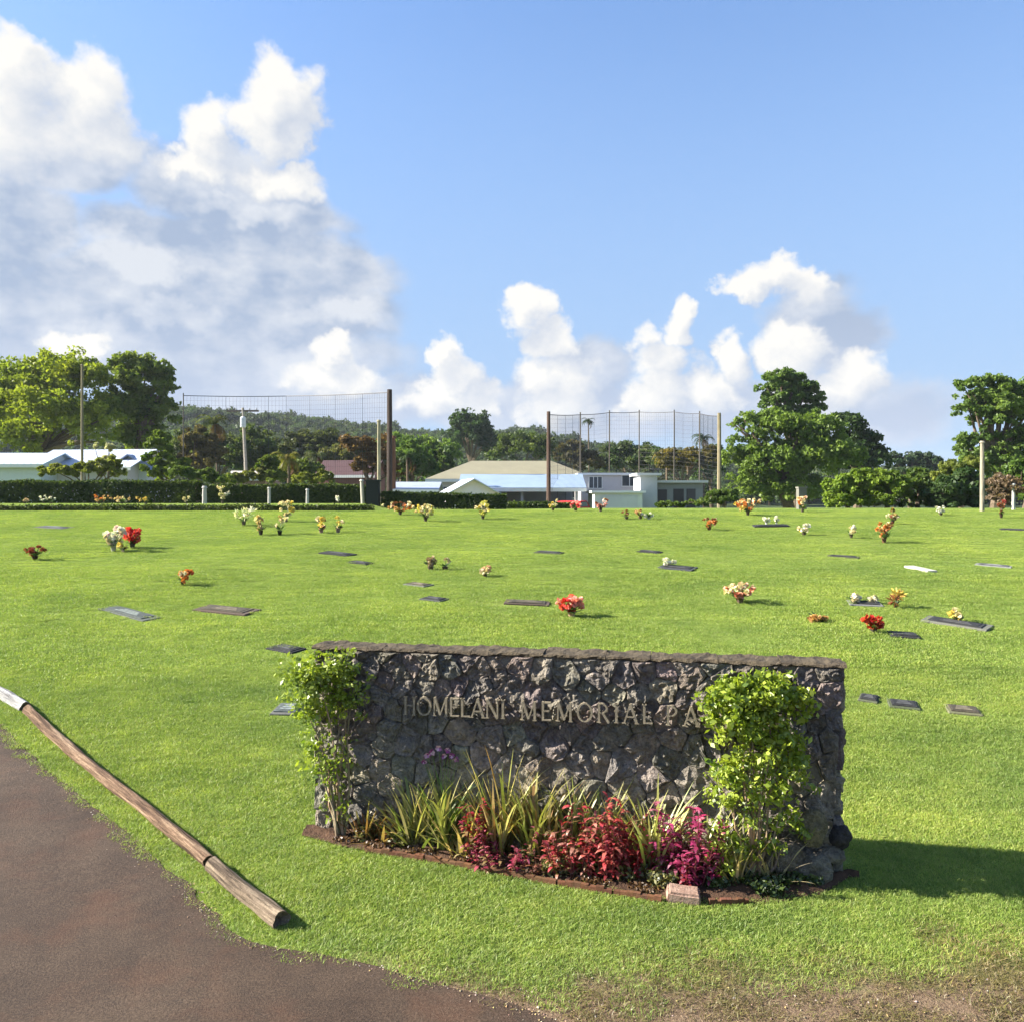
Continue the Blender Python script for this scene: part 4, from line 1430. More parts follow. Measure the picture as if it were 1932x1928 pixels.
ground_cover('creeping_ground_cover', 'dark green creeping plants on the soil below the right shrub', px_discs([(1380, 1672, .13), (1430, 1676, .13), (1480, 1676, .12), (1525, 1672, .1), (1350, 1680, .07), (1450, 1690, .1), (1340, 1655, .08)]), 1500, 0.017, (0.025, 0.05, 0.012), (0.10, 0.145, 0.03), 61)
ground_cover('leaf_litter', 'dry brown leaf litter scattered over the bed soil', px_discs([(660, 1588, .13), (720, 1600, .12), (800, 1612, .14), (880, 1625, .12), (1000, 1645, .15), (1120, 1665, .14), (1220, 1680, .12), (1100, 1650, .2), (1300, 1660, .14)]), 3200, 0.013, (0.05, 0.025, 0.012), (0.22, 0.12, 0.05), 62, 0.035)
ground_cover('low_weeds', 'small mixed weeds between the plants of the bed', px_discs([(760, 1600, .12), (890, 1615, .1), (1010, 1630, .12), (1110, 1655, .12), (1190, 1665, .12), (1250, 1680, .1), (1050, 1655, .1), (690, 1590, .08)]), 2400, 0.015, (0.05, 0.07, 0.016), (0.24, 0.22, 0.06), 63, 0.11)


# ------------------------------------------------------------------ logs beside the drive
def log_material(name, c1, c2, c3):
    """bark and bare wood streaked along the log"""
    m, nt, out = new_mat(name)
    L = nt.links
    a = nd(nt, 'ShaderNodeAttribute', attribute_name='along')
    tc = nd(nt, 'ShaderNodeTexCoord')
    n1 = nd(nt, 'ShaderNodeTexNoise', Scale=1.0, Detail=8.0, Roughness=0.70)
    n2 = nd(nt, 'ShaderNodeTexNoise', Scale=5.0, Detail=6.0, Roughness=0.7)
    n3 = nd(nt, 'ShaderNodeTexNoise', Scale=60.0, Detail=5.0, Roughness=0.7)
    L.new(a.outputs['Vector'], n1.inputs['Vector']); L.new(a.outputs['Vector'], n2.inputs['Vector']); L.new(tc.outputs['Object'], n3.inputs['Vector'])
    c = ramp(nt, n1.outputs['Fac'], [(0.36, c1), (0.50, c2), (0.63, c3)])
    c = mixc(nt, 1.0, c, ramp(nt, n2.outputs['Fac'], [(0.34, (0.35, 0.33, 0.32)), (0.46, (1.0, 1.0, 1.0)), (0.7, (1.25, 1.25, 1.25))]), 'MULTIPLY')
    c = mixc(nt, 1.0, c, ramp(nt, n3.outputs['Fac'], [(0.3, (0.7, 0.7, 0.7)), (0.7, (1.2, 1.2, 1.2))]), 'MULTIPLY')
    b = nd(nt, 'ShaderNodeBsdfPrincipled', Roughness=0.95); b.inputs['Specular IOR Level'].default_value = 0.15
    L.new(c, b.inputs['Base Color'])
    h = nt.nodes.new('ShaderNodeMath'); h.operation = 'MULTIPLY_ADD'
    L.new(n2.outputs['Fac'], h.inputs[0]); h.inputs[1].default_value = 1.6; L.new(n3.outputs['Fac'], h.inputs[2])
    bp = nd(nt, 'ShaderNodeBump', Strength=1.0, Distance=0.02); L.new(h.outputs[0], bp.inputs['Height']); L.new(bp.outputs[0], b.inputs['Normal'])
    L.new(b.outputs[0], out.inputs['Surface'])
    return m


LOG_SEGS = []


def make_log(label, pxs, r0, r1, mat, seed, endmat=None):
    base = at(*pxs[0])
    t = empty('log', base, label, 'log')
    ctrl = [at(u, v) for u, v in pxs]
    pts = []
    for i in range(len(ctrl) - 1):
        ln = (ctrl[i + 1] - ctrl[i]).length
        k = max(2, int(ln / 0.07))
        for j in range(k):
            pts.append(ctrl[i].lerp(ctrl[i + 1], j / k))
    pts.append(ctrl[-1])
    n = 16
    vs, fs, along = [], [], []
    m = len(pts)
    for i, p in enumerate(pts):
        r = r0 + (r1 - r0) * i / (m - 1)
        LOG_SEGS.append((p.x, p.y, r))
        d = (pts[min(m - 1, i + 1)] - pts[max(0, i - 1)]).normalized()
        sd = Vector((d.y, -d.x, 0)).normalized(); up = sd.cross(d)
        if up.z < 0:
            up = -up
        for k in range(n):
            a = 2 * math.pi * k / n
            q = Vector((i * 0.07 * 1.6, math.cos(a) * 1.2, math.sin(a) * 1.2 + seed))
            rr = r * (1 + 0.26 * mnoise.noise(q) + 0.16 * mnoise.noise(q * 2.7) + 0.12 * mnoise.noise(Vector((i * .02, math.cos(a) * 4, math.sin(a) * 4 + seed))))
            along.append((i * 0.07 * 1.1 + seed, math.cos(a) * 1.1, math.sin(a) * 1.1))
            vs.append(p - base + sd * math.cos(a) * rr + up * (math.sin(a) * rr + r * 0.72))
    for i in range(m - 1):
        for k in range(n):
            fs.append((i * n + k, i * n + (k + 1) % n, (i + 1) * n + (k + 1) % n, (i + 1) * n + k))
    b = MB(); b.add(vs, fs)
    bo = b.build('bark', mat, t, True)
    al = bo.data.attributes.new('along', 'FLOAT_VECTOR', 'POINT'); al.data.foreach_set('vector', np.array(along, dtype=np.float32).ravel())
    for e, o in ((0, 0.004), (m - 1, -0.0)):
        ring = [vs[e * n + k] for k in range(n)]
        c = sum((Vector(q) for q in ring), Vector()) / n
        axis = (pts[1] - pts[0]).normalized() if e == 0 else (pts[m - 2] - pts[m - 1]).normalized()
        cb = MB()
        r2 = [c + (Vector(q) - c) * 0.6 + axis * random.uniform(0.01, 0.03) for q in ring]
        cb.add(list(ring) + r2 + [c + axis * 0.05], [(k, (k + 1) % n, n + (k + 1) % n, n + k) for k in range(n)] + [(n + k, n + (k + 1) % n, 2 * n) for k in range(n)])
        cb.build('cut_end', endmat or M_bark, t)
    return t


M_log1 = log_material('brown_log', (0.075, 0.046, 0.031), (0.20, 0.125, 0.08), (0.44, 0.31, 0.20))
M_log2 = log_material('grey_log', (0.10, 0.073, 0.052), (0.235, 0.178, 0.125), (0.46, 0.365, 0.255))
M_log3 = log_material('painted_log', (0.18, 0.175, 0.175), (0.36, 0.35, 0.34), (0.66, 0.65, 0.63))
make_log('weathered log end nearest the street beside the drive', [(400, 1640), (460, 1692), (533, 1750)], 0.050, 0.056, M_log2, 1)
make_log('long brown peeling log lying along the drive', [(52, 1345), (100, 1392), (170, 1452), (250, 1515), (330, 1580), (396, 1636)], 0.053, 0.047, M_log1, 7)
make_log('white painted log at the left edge of the view', [(-150, 1235), (-60, 1280), (0, 1312), (48, 1342)], 0.062, 0.060, M_log3, 13)

# ------------------------------------------------------------------ grave markers
MARK_RECTS = []


def marker(label, a, b, depth, stone, plate, th=0.045, kerb=None):
    A, B = at(*a), at(*b)
    th *= 0.45
    d = B - A
    ln = math.hypot(d.x, d.y)
    rz = math.atan2(d.y, d.x)
    c = (A + B) / 2
    n = Vector((-math.sin(rz), math.cos(rz), 0))
    c2 = c + n * depth * 0.5
    z = gz(c2.x, c2.y)
    pitch = math.atan((gz(c2.x + n.x * .3, c2.y + n.y * .3) - gz(c2.x - n.x * .3, c2.y - n.y * .3)) / .6)
    roll = -math.atan((gz(c2.x + math.cos(rz) * .4, c2.y + math.sin(rz) * .4) - gz(c2.x - math.cos(rz) * .4, c2.y - math.sin(rz) * .4)) / .8)
    t = empty('grave_marker', (c2.x, c2.y, z), label, 'grave marker', 'flat grave markers set in the lawn', rz)
    t.rotation_euler = (pitch, roll, rz)
    MARK_RECTS.append((c2.x, c2.y, rz, ln / 2 + 0.03, depth / 2 + 0.03))
    bm = bmesh.new(); bmesh.ops.create_cube(bm, size=1.0)
    for v in bm.verts:
        v.co = Vector((v.co.x * ln, v.co.y * depth, v.co.z * (th + 0.06) + (th - 0.06) / 2))
    bmesh.ops.bevel(bm, geom=list(bm.edges), offset=0.008, segments=1, affect='EDGES')
    me = bpy.data.meshes.new('stone_base'); bm.to_mesh(me); bm.free()
    at_ = me.attributes.new('col', 'FLOAT_COLOR', 'FACE'); at_.data.foreach_set('color', list(stone + (1,)) * len(me.polygons))
    me.materials.append(M_granite)
    o = bpy.data.objects.new('stone_base', me); C.objects.link(o); o.parent = t
    if plate:
        pb = MB(); pw, pd = ln * 0.40, depth * 0.36
        pb.box((-pw, -pd, th), (pw, pd, th + 0.012), plate)
        pb.box((-pw * .86, -pd * .8, th + 0.012), (pw * .86, pd * .8, th + 0.017), tuple(q * 0.8 for q in plate))
        pl = pb.build('plaque', M_bronze, t)
        lb = MB()
        for k in range(3):
            lb.box((-pw * (.6 - .1 * k), -pd * (.45 - .4 * k) - .012, th + .017), (pw * (.6 - .1 * k), -pd * (.45 - .4 * k) + .012, th + .021), tuple(min(1, q * 2.2) for q in plate))
        lb.build('raised_lines', M_bronze, pl)
    return t


GR, DK, BRN, GGR, WHT = (0.28, 0.28, 0.28), (0.06, 0.06, 0.065), (0.16, 0.12, 0.10), (0.15, 0.165, 0.145), (0.72, 0.70, 0.60)
BP, BP2 = (0.10, 0.085, 0.06), (0.045, 0.045, 0.045)
marker('pale grey grave marker slanting left of the dark brown one', (184, 1149), (270, 1173), 0.34, GGR, (0.10, 0.115, 0.105))
marker('dark brown grave marker below the small orange bouquet', (362, 1152), (462, 1162), 0.42, BRN, BP, 0.07)
marker('dark grave marker hidden in grass above the left shrub', (500, 1224), (548, 1234), 0.30, DK, BP2)
marker('grey grave marker peeping out left of the leggy shrub', (508, 1349), (560, 1350), 0.36, (0.20, 0.20, 0.19), (0.14, 0.16, 0.15))
marker('dark grave marker mid lawn behind the sign left of the beige pair', (600, 1044), (655, 1050), 0.40, DK, BP2, 0.06)
marker('narrow dark grave marker just below its twin mid lawn', (652, 1061), (690, 1066), 0.32, DK, BP2)
marker('small grave marker alone on the lawn above the sign left half', (790, 1131), (830, 1136), 0.30, (0.12, 0.13, 0.12), BP2)
marker('low grey green marker above the lone small one', (760, 1103), (800, 1108), 0.30, (0.2, 0.22, 0.17), BP)
marker('brown grave marker left of the bright red bouquet', (950, 1140), (1036, 1144), 0.36, BRN, BP, 0.06)
marker('dark sliver of a marker above the white potted one', (1200, 1041), (1242, 1045), 0.34, DK, BP2)
marker('dark polished marker carrying a white pot mid lawn', (1240, 1072), (1305, 1078), 0.46, (0.10, 0.105, 0.12), BP2, 0.07)
marker('long dark marker with two white vases near the lawn crest', (1424, 995), (1490, 994), 0.40, DK, BP2, 0.10)
marker('bright cream marker alone on the right lawn', (1705, 1070), (1750, 1080), 0.26, WHT, None, 0.09)
marker('grey marker holding a low white planter on the right lawn', (1604, 1142), (1668, 1145), 0.42, GR, BP2)
marker('widest dark grave slab with pale rim on the right lawn', (1736, 1172), (1862, 1192), 0.46, (0.24, 0.24, 0.2), BP2, 0.07)
marker('flat black slab just right of the small red bouquet', (1682, 1202), (1738, 1206), 0.34, DK, BP2, 0.06)  # flat near-black slab with a dark plate
marker('pale marker by the left edge near the low hedge', (62, 995), (118, 998), 0.5, (0.24, 0.24, 0.24), (0.12, 0.13, 0.12))
marker('thin dark marker right of the sign top corner', (1618, 1322), (1656, 1328), 0.26, (0.14, 0.15, 0.10), BP2)
marker('sunken dark marker further right of the sign', (1678, 1335), (1738, 1341), 0.28, (0.13, 0.15, 0.09), BP2)
marker('dull olive marker sunk in grass far right of the sign', (1790, 1346), (1856, 1352), 0.28, (0.22, 0.22, 0.13), BP)
marker('pale grey marker at the right edge mid lawn', (1838, 1066), (1908, 1072), 0.36, (0.34, 0.35, 0.32), (0.12, 0.12, 0.12))
marker('faint sunken marker behind the sign centre mid lawn', (1006, 1043), (1056, 1046), 0.32, (0.13, 0.15, 0.08), BP2)
marker('faint marker below the white flowers on the right lawn', (1560, 1050), (1620, 1054), 0.3, (0.15, 0.17, 0.09), BP2)
marker('dark marker at the right frame edge near the crest', (1885, 1000), (1940, 1002), 0.4, DK, BP2, 0.06)


# ------------------------------------------------------------------ flowers on the graves
def bouquet(label, u, v, hpx, wpx, cols, y=None, vase=(0.10, 0.08, 0.05), leafy=0.5, heads=None, spiky=False, tilt=0.0, n_vase=1, seed=None, grp='cut flowers set out on the graves'):
    rd = random.Random(seed if seed is not None else int(u * 7 + v))
    base = at(u, v) if y is None else ground_at(u, y)
    s = base.y / FPX
    H, Wd = hpx * s * 0.95, wpx * s * 1.2
    t = empty('flower_bouquet', base, label, 'bouquet', grp)
    vh = H * 0.26
    vb = MB()
    offs = [0.0] if n_vase == 1 else [Wd * (k / (n_vase - 1) - 0.5) * 0.6 for k in range(n_vase)]
    for ox in offs:
        r = max(0.035, min(0.075, Wd * 0.15))
        vb.lathe([(r * .55, -0.04), (r * .6, 0.0), (r * .8, vh * .6), (r, vh), (r * .8, vh * 0.97)], 9, (ox, 0, 0), jit(vase, .2))
    vb.build('vase', M_bronze, t)
    fb, lb = MB(), MB()
    nh = heads or max(6, int(Wd * H * 70))
    for i in range(nh):
        ox = rd.choice(offs)
        a = rd.uniform(0, 2 * math.pi); q = math.sqrt(rd.random())
        zz = rd.uniform(0.30, 0.92)
        k = math.sin(math.pi * (zz - 0.25) / 0.85)
        hw = Wd / 2 if n_vase == 1 else Wd * 0.3
        c = Vector((ox + hw * 0.85 * q * math.cos(a) * k + tilt * H * (zz - .4), hw * 0.7 * q * math.sin(a) * k, H * zz))
        r = rd.uniform(0.050, 0.080) * (1.25 if H > 0.5 else 1.0)
        col = rd.choice(cols)
        sb = [Vector((ox, 0, vh * .8)), c]
        lb.tube(sb, [0.006, 0.004], 3, (0.07, 0.12, 0.03), cap=False)
        for p_ in range(13):
            d = Vector((rd.gauss(0, 1), rd.gauss(0, 1), rd.gauss(0, 1) + (0.9 if spiky else 0.4))).normalized()
            w = d.orthogonal().normalized()
            if rd.random() < .5:
                w = w.cross(d)
            ll = r * (1.9 if spiky else 1.0) * rd.uniform(.8, 1.25)
            ww = r * (0.22 if spiky else 0.55)
            fb.add([c + d * r * .1, c + d * ll * .65 + w * ww, c + d * ll, c + d * ll * .65 - w * ww], [(0, 1, 2, 3)], jit(col, .22))
    for i in range(int(nh * 2.2 * leafy) + 3):
        ox = rd.choice(offs)
        a = rd.uniform(0, 2 * math.pi)
        d = Vector((math.cos(a), math.sin(a), rd.uniform(-.2, .9))).normalized()
        p = Vector((ox, 0, vh * rd.uniform(.85, 1.1)))
        ll = min(0.22, (Wd / 2) * rd.uniform(.5, .95)) + 0.03
        w = d.cross(Vector((0, 0, 1))).normalized() * ll * .17
        lb.add([p, p + d * ll * .5 + w, p + d * ll, p + d * ll * .5 - w], [(0, 1, 2, 3)], jit((0.07, 0.13, 0.03), .4))
    lb.build('leaves', M_plant, t)
    fb.build('flowers', M_petal, t)
    return t


WH, CR, YE, PK, RD_, OR, BR, SAL = (0.72, 0.69, 0.60), (0.66, 0.56, 0.34), (0.62, 0.47, 0.10), (0.68, 0.32, 0.30), (0.55, 0.035, 0.035), (0.60, 0.20, 0.05), (0.22, 0.08, 0.035), (0.66, 0.24, 0.15)
DRED = (0.22, 0.04, 0.03)
bouquet('dark red brown bouquet at the left edge of the lawn', 66, 1056, 30, 36, [BR, DRED, (0.34, 0.12, 0.06)], vase=(0.06, 0.035, 0.02))
bouquet('large white bouquet beside the round red one', 214, 1040, 50, 46, [WH, WH, CR, (0.7, 0.5, 0.5)], vase=(0.4, 0.38, 0.33), leafy=.3, heads=26)
bouquet('round red bouquet touching the large white one', 250, 1034, 42, 40, [RD_, RD_, (0.62, 0.10, 0.05)], vase=(0.05, 0.05, 0.03), heads=20)
bouquet('little yellow posy in front of the white and red bouquets', 232, 1042, 18, 18, [YE, CR], heads=5)
bouquet('single orange and peach bouquet on the left lawn', 346, 1104, 30, 30, [OR, (0.66, 0.40, 0.16), CR, (0.5, 0.12, 0.04)], leafy=.3, heads=12)
bouquet('spiky white flowers near the crest left of the tan pair', 460, 992, 34, 40, [WH, CR, (0.5, 0.55, 0.3)], leafy=.9, spiky=True, heads=9)
bouquet('tan yellow bouquet in two dark vases near the crest', 510, 1010, 40, 50, [(0.55, 0.42, 0.16), CR, (0.45, 0.32, 0.14)], n_vase=2, vase=(0.04, 0.03, 0.02), heads=16)
bouquet('cream bouquet rising behind the tan pair of vases', 540, 985, 44, 32, [CR, YE, (0.5, 0.42, 0.2)], heads=12)
bouquet('pink and yellow flowers in two vases left of centre crest', 622, 1006, 34, 44, [PK, YE, CR, BR], n_vase=2, vase=(0.30, 0.2, 0.16), heads=14)
bouquet('wide orange brown spray at the crest below the dark pole', 755, 972, 28, 64, [OR, BR, (0.5, 0.28, 0.1), CR], heads=24, leafy=.3)
bouquet('wide cream yellow spray at the crest beside the orange one', 803, 984, 36, 54, [CR, YE, (0.6, 0.5, 0.26)], heads=22, leafy=.7)
bouquet('upright yellow bouquet at the crest before the white gable', 911, 980, 36, 34, [YE, (0.55, 0.5, 0.12), CR], heads=14)
bouquet('faded beige flowers in two vases mid lawn', 826, 1075, 28, 38, [(0.4, 0.32, 0.2), CR, (0.3, 0.22, 0.12)], n_vase=2, heads=10)
bouquet('tiny pinkish beige posy right of the faded beige pair', 915, 1088, 20, 26, [(0.6, 0.36, 0.26), CR], heads=7)
bouquet('bright red and pink bouquet on the lawn behind the sign', 1078, 1163, 40, 54, [RD_, (0.62, 0.09, 0.06), (0.68, 0.26, 0.20)], vase=(0.45, 0.3, 0.18), leafy=.25, heads=22)
bouquet('yellow and red stalks by the dark carport opening', 1043, 962, 24, 24, [YE, RD_, CR], y=33.0, heads=9)
bouquet('pink red bouquet in front of the red car', 1086, 962, 20, 26, [PK, RD_], y=32.6, heads=10)
bouquet('brown and pink bouquet before the white garage wall', 1133, 966, 30, 34, [BR, PK, (0.62, 0.5, 0.42)], heads=13)
bouquet('tan brown bouquet at the crest before the white garage', 1195, 980, 22, 36, [(0.45, 0.26, 0.1), BR, CR], n_vase=2, heads=12)
bouquet('small white posy lying right of the tan brown bouquet', 1224, 980, 15, 28, [WH], heads=7, vase=(0.5, 0.5, 0.46))
bouquet('dark orange bouquet on the lawn below the grey shed', 1338, 1000, 24, 32, [(0.34, 0.10, 0.03), BR, OR], heads=11, vase=(0.2, 0.08, 0.04))
bouquet('salmon and cream bouquet on the lawn above the sign right half', 1396, 1138, 40, 58, [SAL, SAL, (0.7, 0.36, 0.26), CR], heads=24, leafy=.35, vase=(0.12, 0.09, 0.06))
bouquet('wide orange tan spray at the foot of the broad tree', 1411, 973, 36, 56, [(0.62, 0.34, 0.12), OR, CR, YE], heads=26)
bouquet('white flowers in the left vase on the long dark marker', 1446, 990, 17, 12, [WH], heads=5, vase=(0.6, 0.6, 0.55))
bouquet('white flowers in the right vase on the long dark marker', 1465, 990, 17, 12, [WH], heads=5, vase=(0.6, 0.6, 0.55))
bouquet('peach flowers at the foot of the grey pillar by the tree', 1514, 967, 32, 30, [(0.66, 0.40, 0.26), CR, OR], heads=13)
bouquet('leaning white and yellow posy on the right lawn', 1517, 1010, 24, 26, [WH, CR, YE], heads=8, tilt=.5)
bouquet('upright white posy on the right lawn', 1606, 1015, 28, 20, [WH, CR], heads=8)
bouquet('brown orange bouquet casting a long shadow on the right lawn', 1668, 1024, 44, 36, [(0.42, 0.22, 0.08), OR, BR, CR], heads=14, vase=(0.15, 0.08, 0.04))
bouquet('dark bouquet with a cream top behind the brown orange one', 1684, 989, 32, 22, [CR, BR, (0.3, 0.2, 0.05)], heads=9, vase=(0.05, 0.04, 0.03))
bouquet('round white posy before the dark hedge bushes at right', 1775, 973, 20, 20, [WH], heads=8, leafy=.2)
bouquet('low white planter of flowers on the grey marker', 1632, 1138, 16, 44, [WH, CR], heads=14, vase=(0.6, 0.58, 0.5), n_vase=2, leafy=.2)
bouquet('thin yellow brown spray right of the white planter', 1690, 1146, 30, 24, [(0.4, 0.26, 0.07), YE, BR], heads=8, leafy=.7, spiky=True)
bouquet('small red bouquet on the lawn above the right end of the sign', 1648, 1194, 34, 38, [(0.52, 0.07, 0.035), (0.6, 0.16, 0.08), RD_], heads=15, leafy=.25)
bouquet('small yellow green posy on the widest dark slab', 1805, 1174, 26, 24, [CR, (0.4, 0.42, 0.12), YE], heads=8)
bouquet('flat withered rust brown spray right of the salmon bouquet', 1545, 1172, 9, 46, [(0.40, 0.20, 0.07), (0.5, 0.28, 0.1)], heads=10, leafy=.4)
bouquet('white pot of flowers on the dark polished marker', 1263, 1070, 16, 26, [WH, WH], heads=8, vase=(0.7, 0.7, 0.68), leafy=.1)
bouquet('dark reddish bouquet beside the brown shrub at right', 1889, 978, 36, 18, [BR, DRED], heads=8, vase=(0.05, 0.03, 0.02))
# on the terrace behind the low hedge
bouquet('faint cream posy on the terrace at far left', 47, 950, 14, 18, [CR, (0.6, 0.42, 0.3)], y=35.6, heads=6)
bouquet('upper white round posy on the terrace at left', 83, 944, 16, 14, [WH], y=36.2, heads=6)
bouquet('lower white round posy on the terrace at left', 97, 950, 14, 13, [WH], y=35.0, heads=5)
bouquet('orange spray on the terrace below the white roofed house', 187, 950, 18, 44, [OR, (0.62, 0.40, 0.18)], y=35.0, heads=14)
bouquet('peach spray on the terrace right of the orange one', 230, 950, 14, 42, [(0.64, 0.44, 0.22), CR], y=35.0, heads=12)
bouquet('yellow spray low by the hedge at left', 275, 955, 14, 40, [YE, (0.5, 0.36, 0.1)], y=34.6, heads=10)
bouquet('large cream bouquet between the first two white posts', 420, 952, 36, 28, [CR, WH, (0.6, 0.55, 0.3)], y=35.2, heads=13, grp='cut flowers set out on the graves')
bouquet('small pale posy left of the first white post', 352, 950, 15, 14, [CR], y=35.2, heads=5)
bouquet('small white posy right of the third white post', 640, 955, 14, 14, [WH], y=35.4, heads=5)

# ------------------------------------------------------------------ hedges, posts
HEDGE_LO, HEDGE_HI = (0.028, 0.048, 0.016), (0.085, 0.12, 0.032)
make_hedge('low_hedge', 'very low dark clipped hedge along the lawn crest at left', ground_at(-120, 33.1), ground_at(705, 33.1), 0.4, 0.20, 9000, 0.05, (0.02, 0.04, 0.012), (0.085, 0.11, 0.028), 71)
make_hedge('tall_hedge', 'tall dark clipped hedge behind the terrace at left', ground_at(-160, 38.0), ground_at(375, 37.6), 0.9, 0.98, 16000, 0.075, HEDGE_LO, (0.085, 0.12, 0.03), 72)
make_hedge('tall_hedge', 'dark clipped hedge running behind the row of white posts', ground_at(392, 37.6), ground_at(690, 37.6), 0.9, 0.80, 10000, 0.075, HEDGE_LO, HEDGE_HI, 73)
make_hedge('tall_hedge', 'dark low hedge in front of the blue roofed house', ground_at(722, 36.0), ground_at(955, 36.0), 0.9, 0.60, 8000, 0.07, HEDGE_LO, HEDGE_HI, 74)
make_hedge('tall_hedge', 'short leafy hedge before the dark carport opening', ground_at(950, 38.0), ground_at(1085, 38.0), 0.9, 0.22, 4000, 0.07, (0.03, 0.06, 0.015), (0.10, 0.14, 0.03), 75)


def post(name, label, u, y, vtop, r, col, cat='post', square=False, capc=None, lean=0.0):
    base = ground_at(u, y)
    h = P(u, vtop, y).z - base.z
    t = empty(name, base, label, cat)
    b = MB()
    k = 8
    if square:
        b.tube([(0, 0, -0.2), (lean * .5, 0, h * .5), (lean, 0, h)], [r * 1.25, r * 1.2, r * 1.15], 4, col)
    else:
        b.tube([(lean * i / k, 0, -0.25 + (h + 0.25) * i / k) for i in range(k + 1)], [r * (1.05 - 0.2 * i / k) for i in range(k + 1)], 9, col, wob=0.05)
    b.build('shaft', M_wood, t)
    c = MB()
    c.tube([(lean, 0, h), (lean, 0, h + r * 0.9)], [r * 1.3, r * 0.8], 9 if not square else 4, capc or col)
    c.build('cap', M_wood, t)
    return t


WP = (0.44, 0.43, 0.40)
post('white_post', 'first and whitest of the posts along the hedge', 386, 35.8, 921, 0.10, WP)
post('white_post', 'slim white post left of the pair before the hedge middle', 508, 35.8, 922, 0.07, WP)
post('white_post', 'slim white post right of the hedge middle', 580, 35.8, 925, 0.07, WP)
post('white_post', 'taller pale post standing beside the dark pillar', 685, 35.8, 908, 0.085, (0.50, 0.48, 0.40), lean=-0.06)
post('tall_lawn_post', 'tall pale weathered post at the right edge of the lawn', 1853, 32.4, 836, 0.085, (0.27, 0.245, 0.19))
post('fence_post', 'short grey post right of the brown shrub', 1912, 34.5, 915, 0.07, (0.42, 0.43, 0.40))
for lab, u, y, vt, w, col in (('dark square pillar at the end of the hedge beside the pale post', 704, 35.6, 906, 0.27, (0.06, 0.065, 0.06)),
                              ('grey square pillar at the foot of the broad tree', 1512, 36.0, 919, 0.17, (0.26, 0.25, 0.22))):
    base = ground_at(u, y); h = P(u, vt, y).z - base.z
    t = empty('pillar', base, lab, 'pillar')
    b = MB(); b.box((-w, -w, -0.2), (w, w, h - 0.06), col); b.build('shaft', M_granite, t)
    b = MB(); b.box((-w * 1.15, -w * 1.15, h - 0.06), (w * 1.15, w * 1.15, h), tuple(q * 1.2 for q in col)); b.build('cap', M_granite, t)


# ------------------------------------------------------------------ houses
def quad_slab(b, p, th, col):
    """a slab with the four corners p and thickness th downwards"""
    p = [Vector(q) for q in p]
    lo = [q - Vector((0, 0, th)) for q in p]
    b.add(p + lo, [(0, 1, 2, 3), (7, 6, 5, 4), (0, 4, 5, 1), (1, 5, 6, 2), (2, 6, 7, 3), (3, 7, 4, 0)], col)


def ribs(parent, p, n, col, mat):
    """standing seams on a roof plane p0,p1 (eave) p2,p3 (ridge)"""
    b = MB()
    p = [Vector(q) for q in p]
    nn = (p[1] - p[0]).cross(p[3] - p[0]).normalized()
    for i in range(n + 1):
        a = p[0].lerp(p[1], i / n); c = p[3].lerp(p[2], i / n)
        b.tube([a + nn * 0.004, c + nn * 0.004], 0.016, 4, col)
    b.build('roof_seams', mat, parent)


def window(root, x0, x1, z0, z1, y, frame=(0.7, 0.7, 0.68), bars=1):
    f = MB()
    d = 0.05
    f.box((x0 - .06, y - d, z0 - .06), (x1 + .06, y - 0.004, z0), frame); f.box((x0 - .06, y - d, z1), (x1 + .06, y - 0.004, z1 + .06), frame)
    f.box((x0 - .06, y - d, z0), (x0, y - 0.004, z1), frame); f.box((x1, y - d, z0), (x1 + .06, y - 0.004, z1), frame)
    for k in range(1, bars + 1):
        xx = x0 + (x1 - x0) * k / (bars + 1)
        f.box((xx - .025, y - d * .9, z0), (xx + .025, y - 0.006, z1), frame)
    w = f.build('window', M_paint, root)
    g = MB(); g.box((x0, y - 0.02, z0), (x1, y - 0.003, z1)); g.build('pane', M_glass, w)


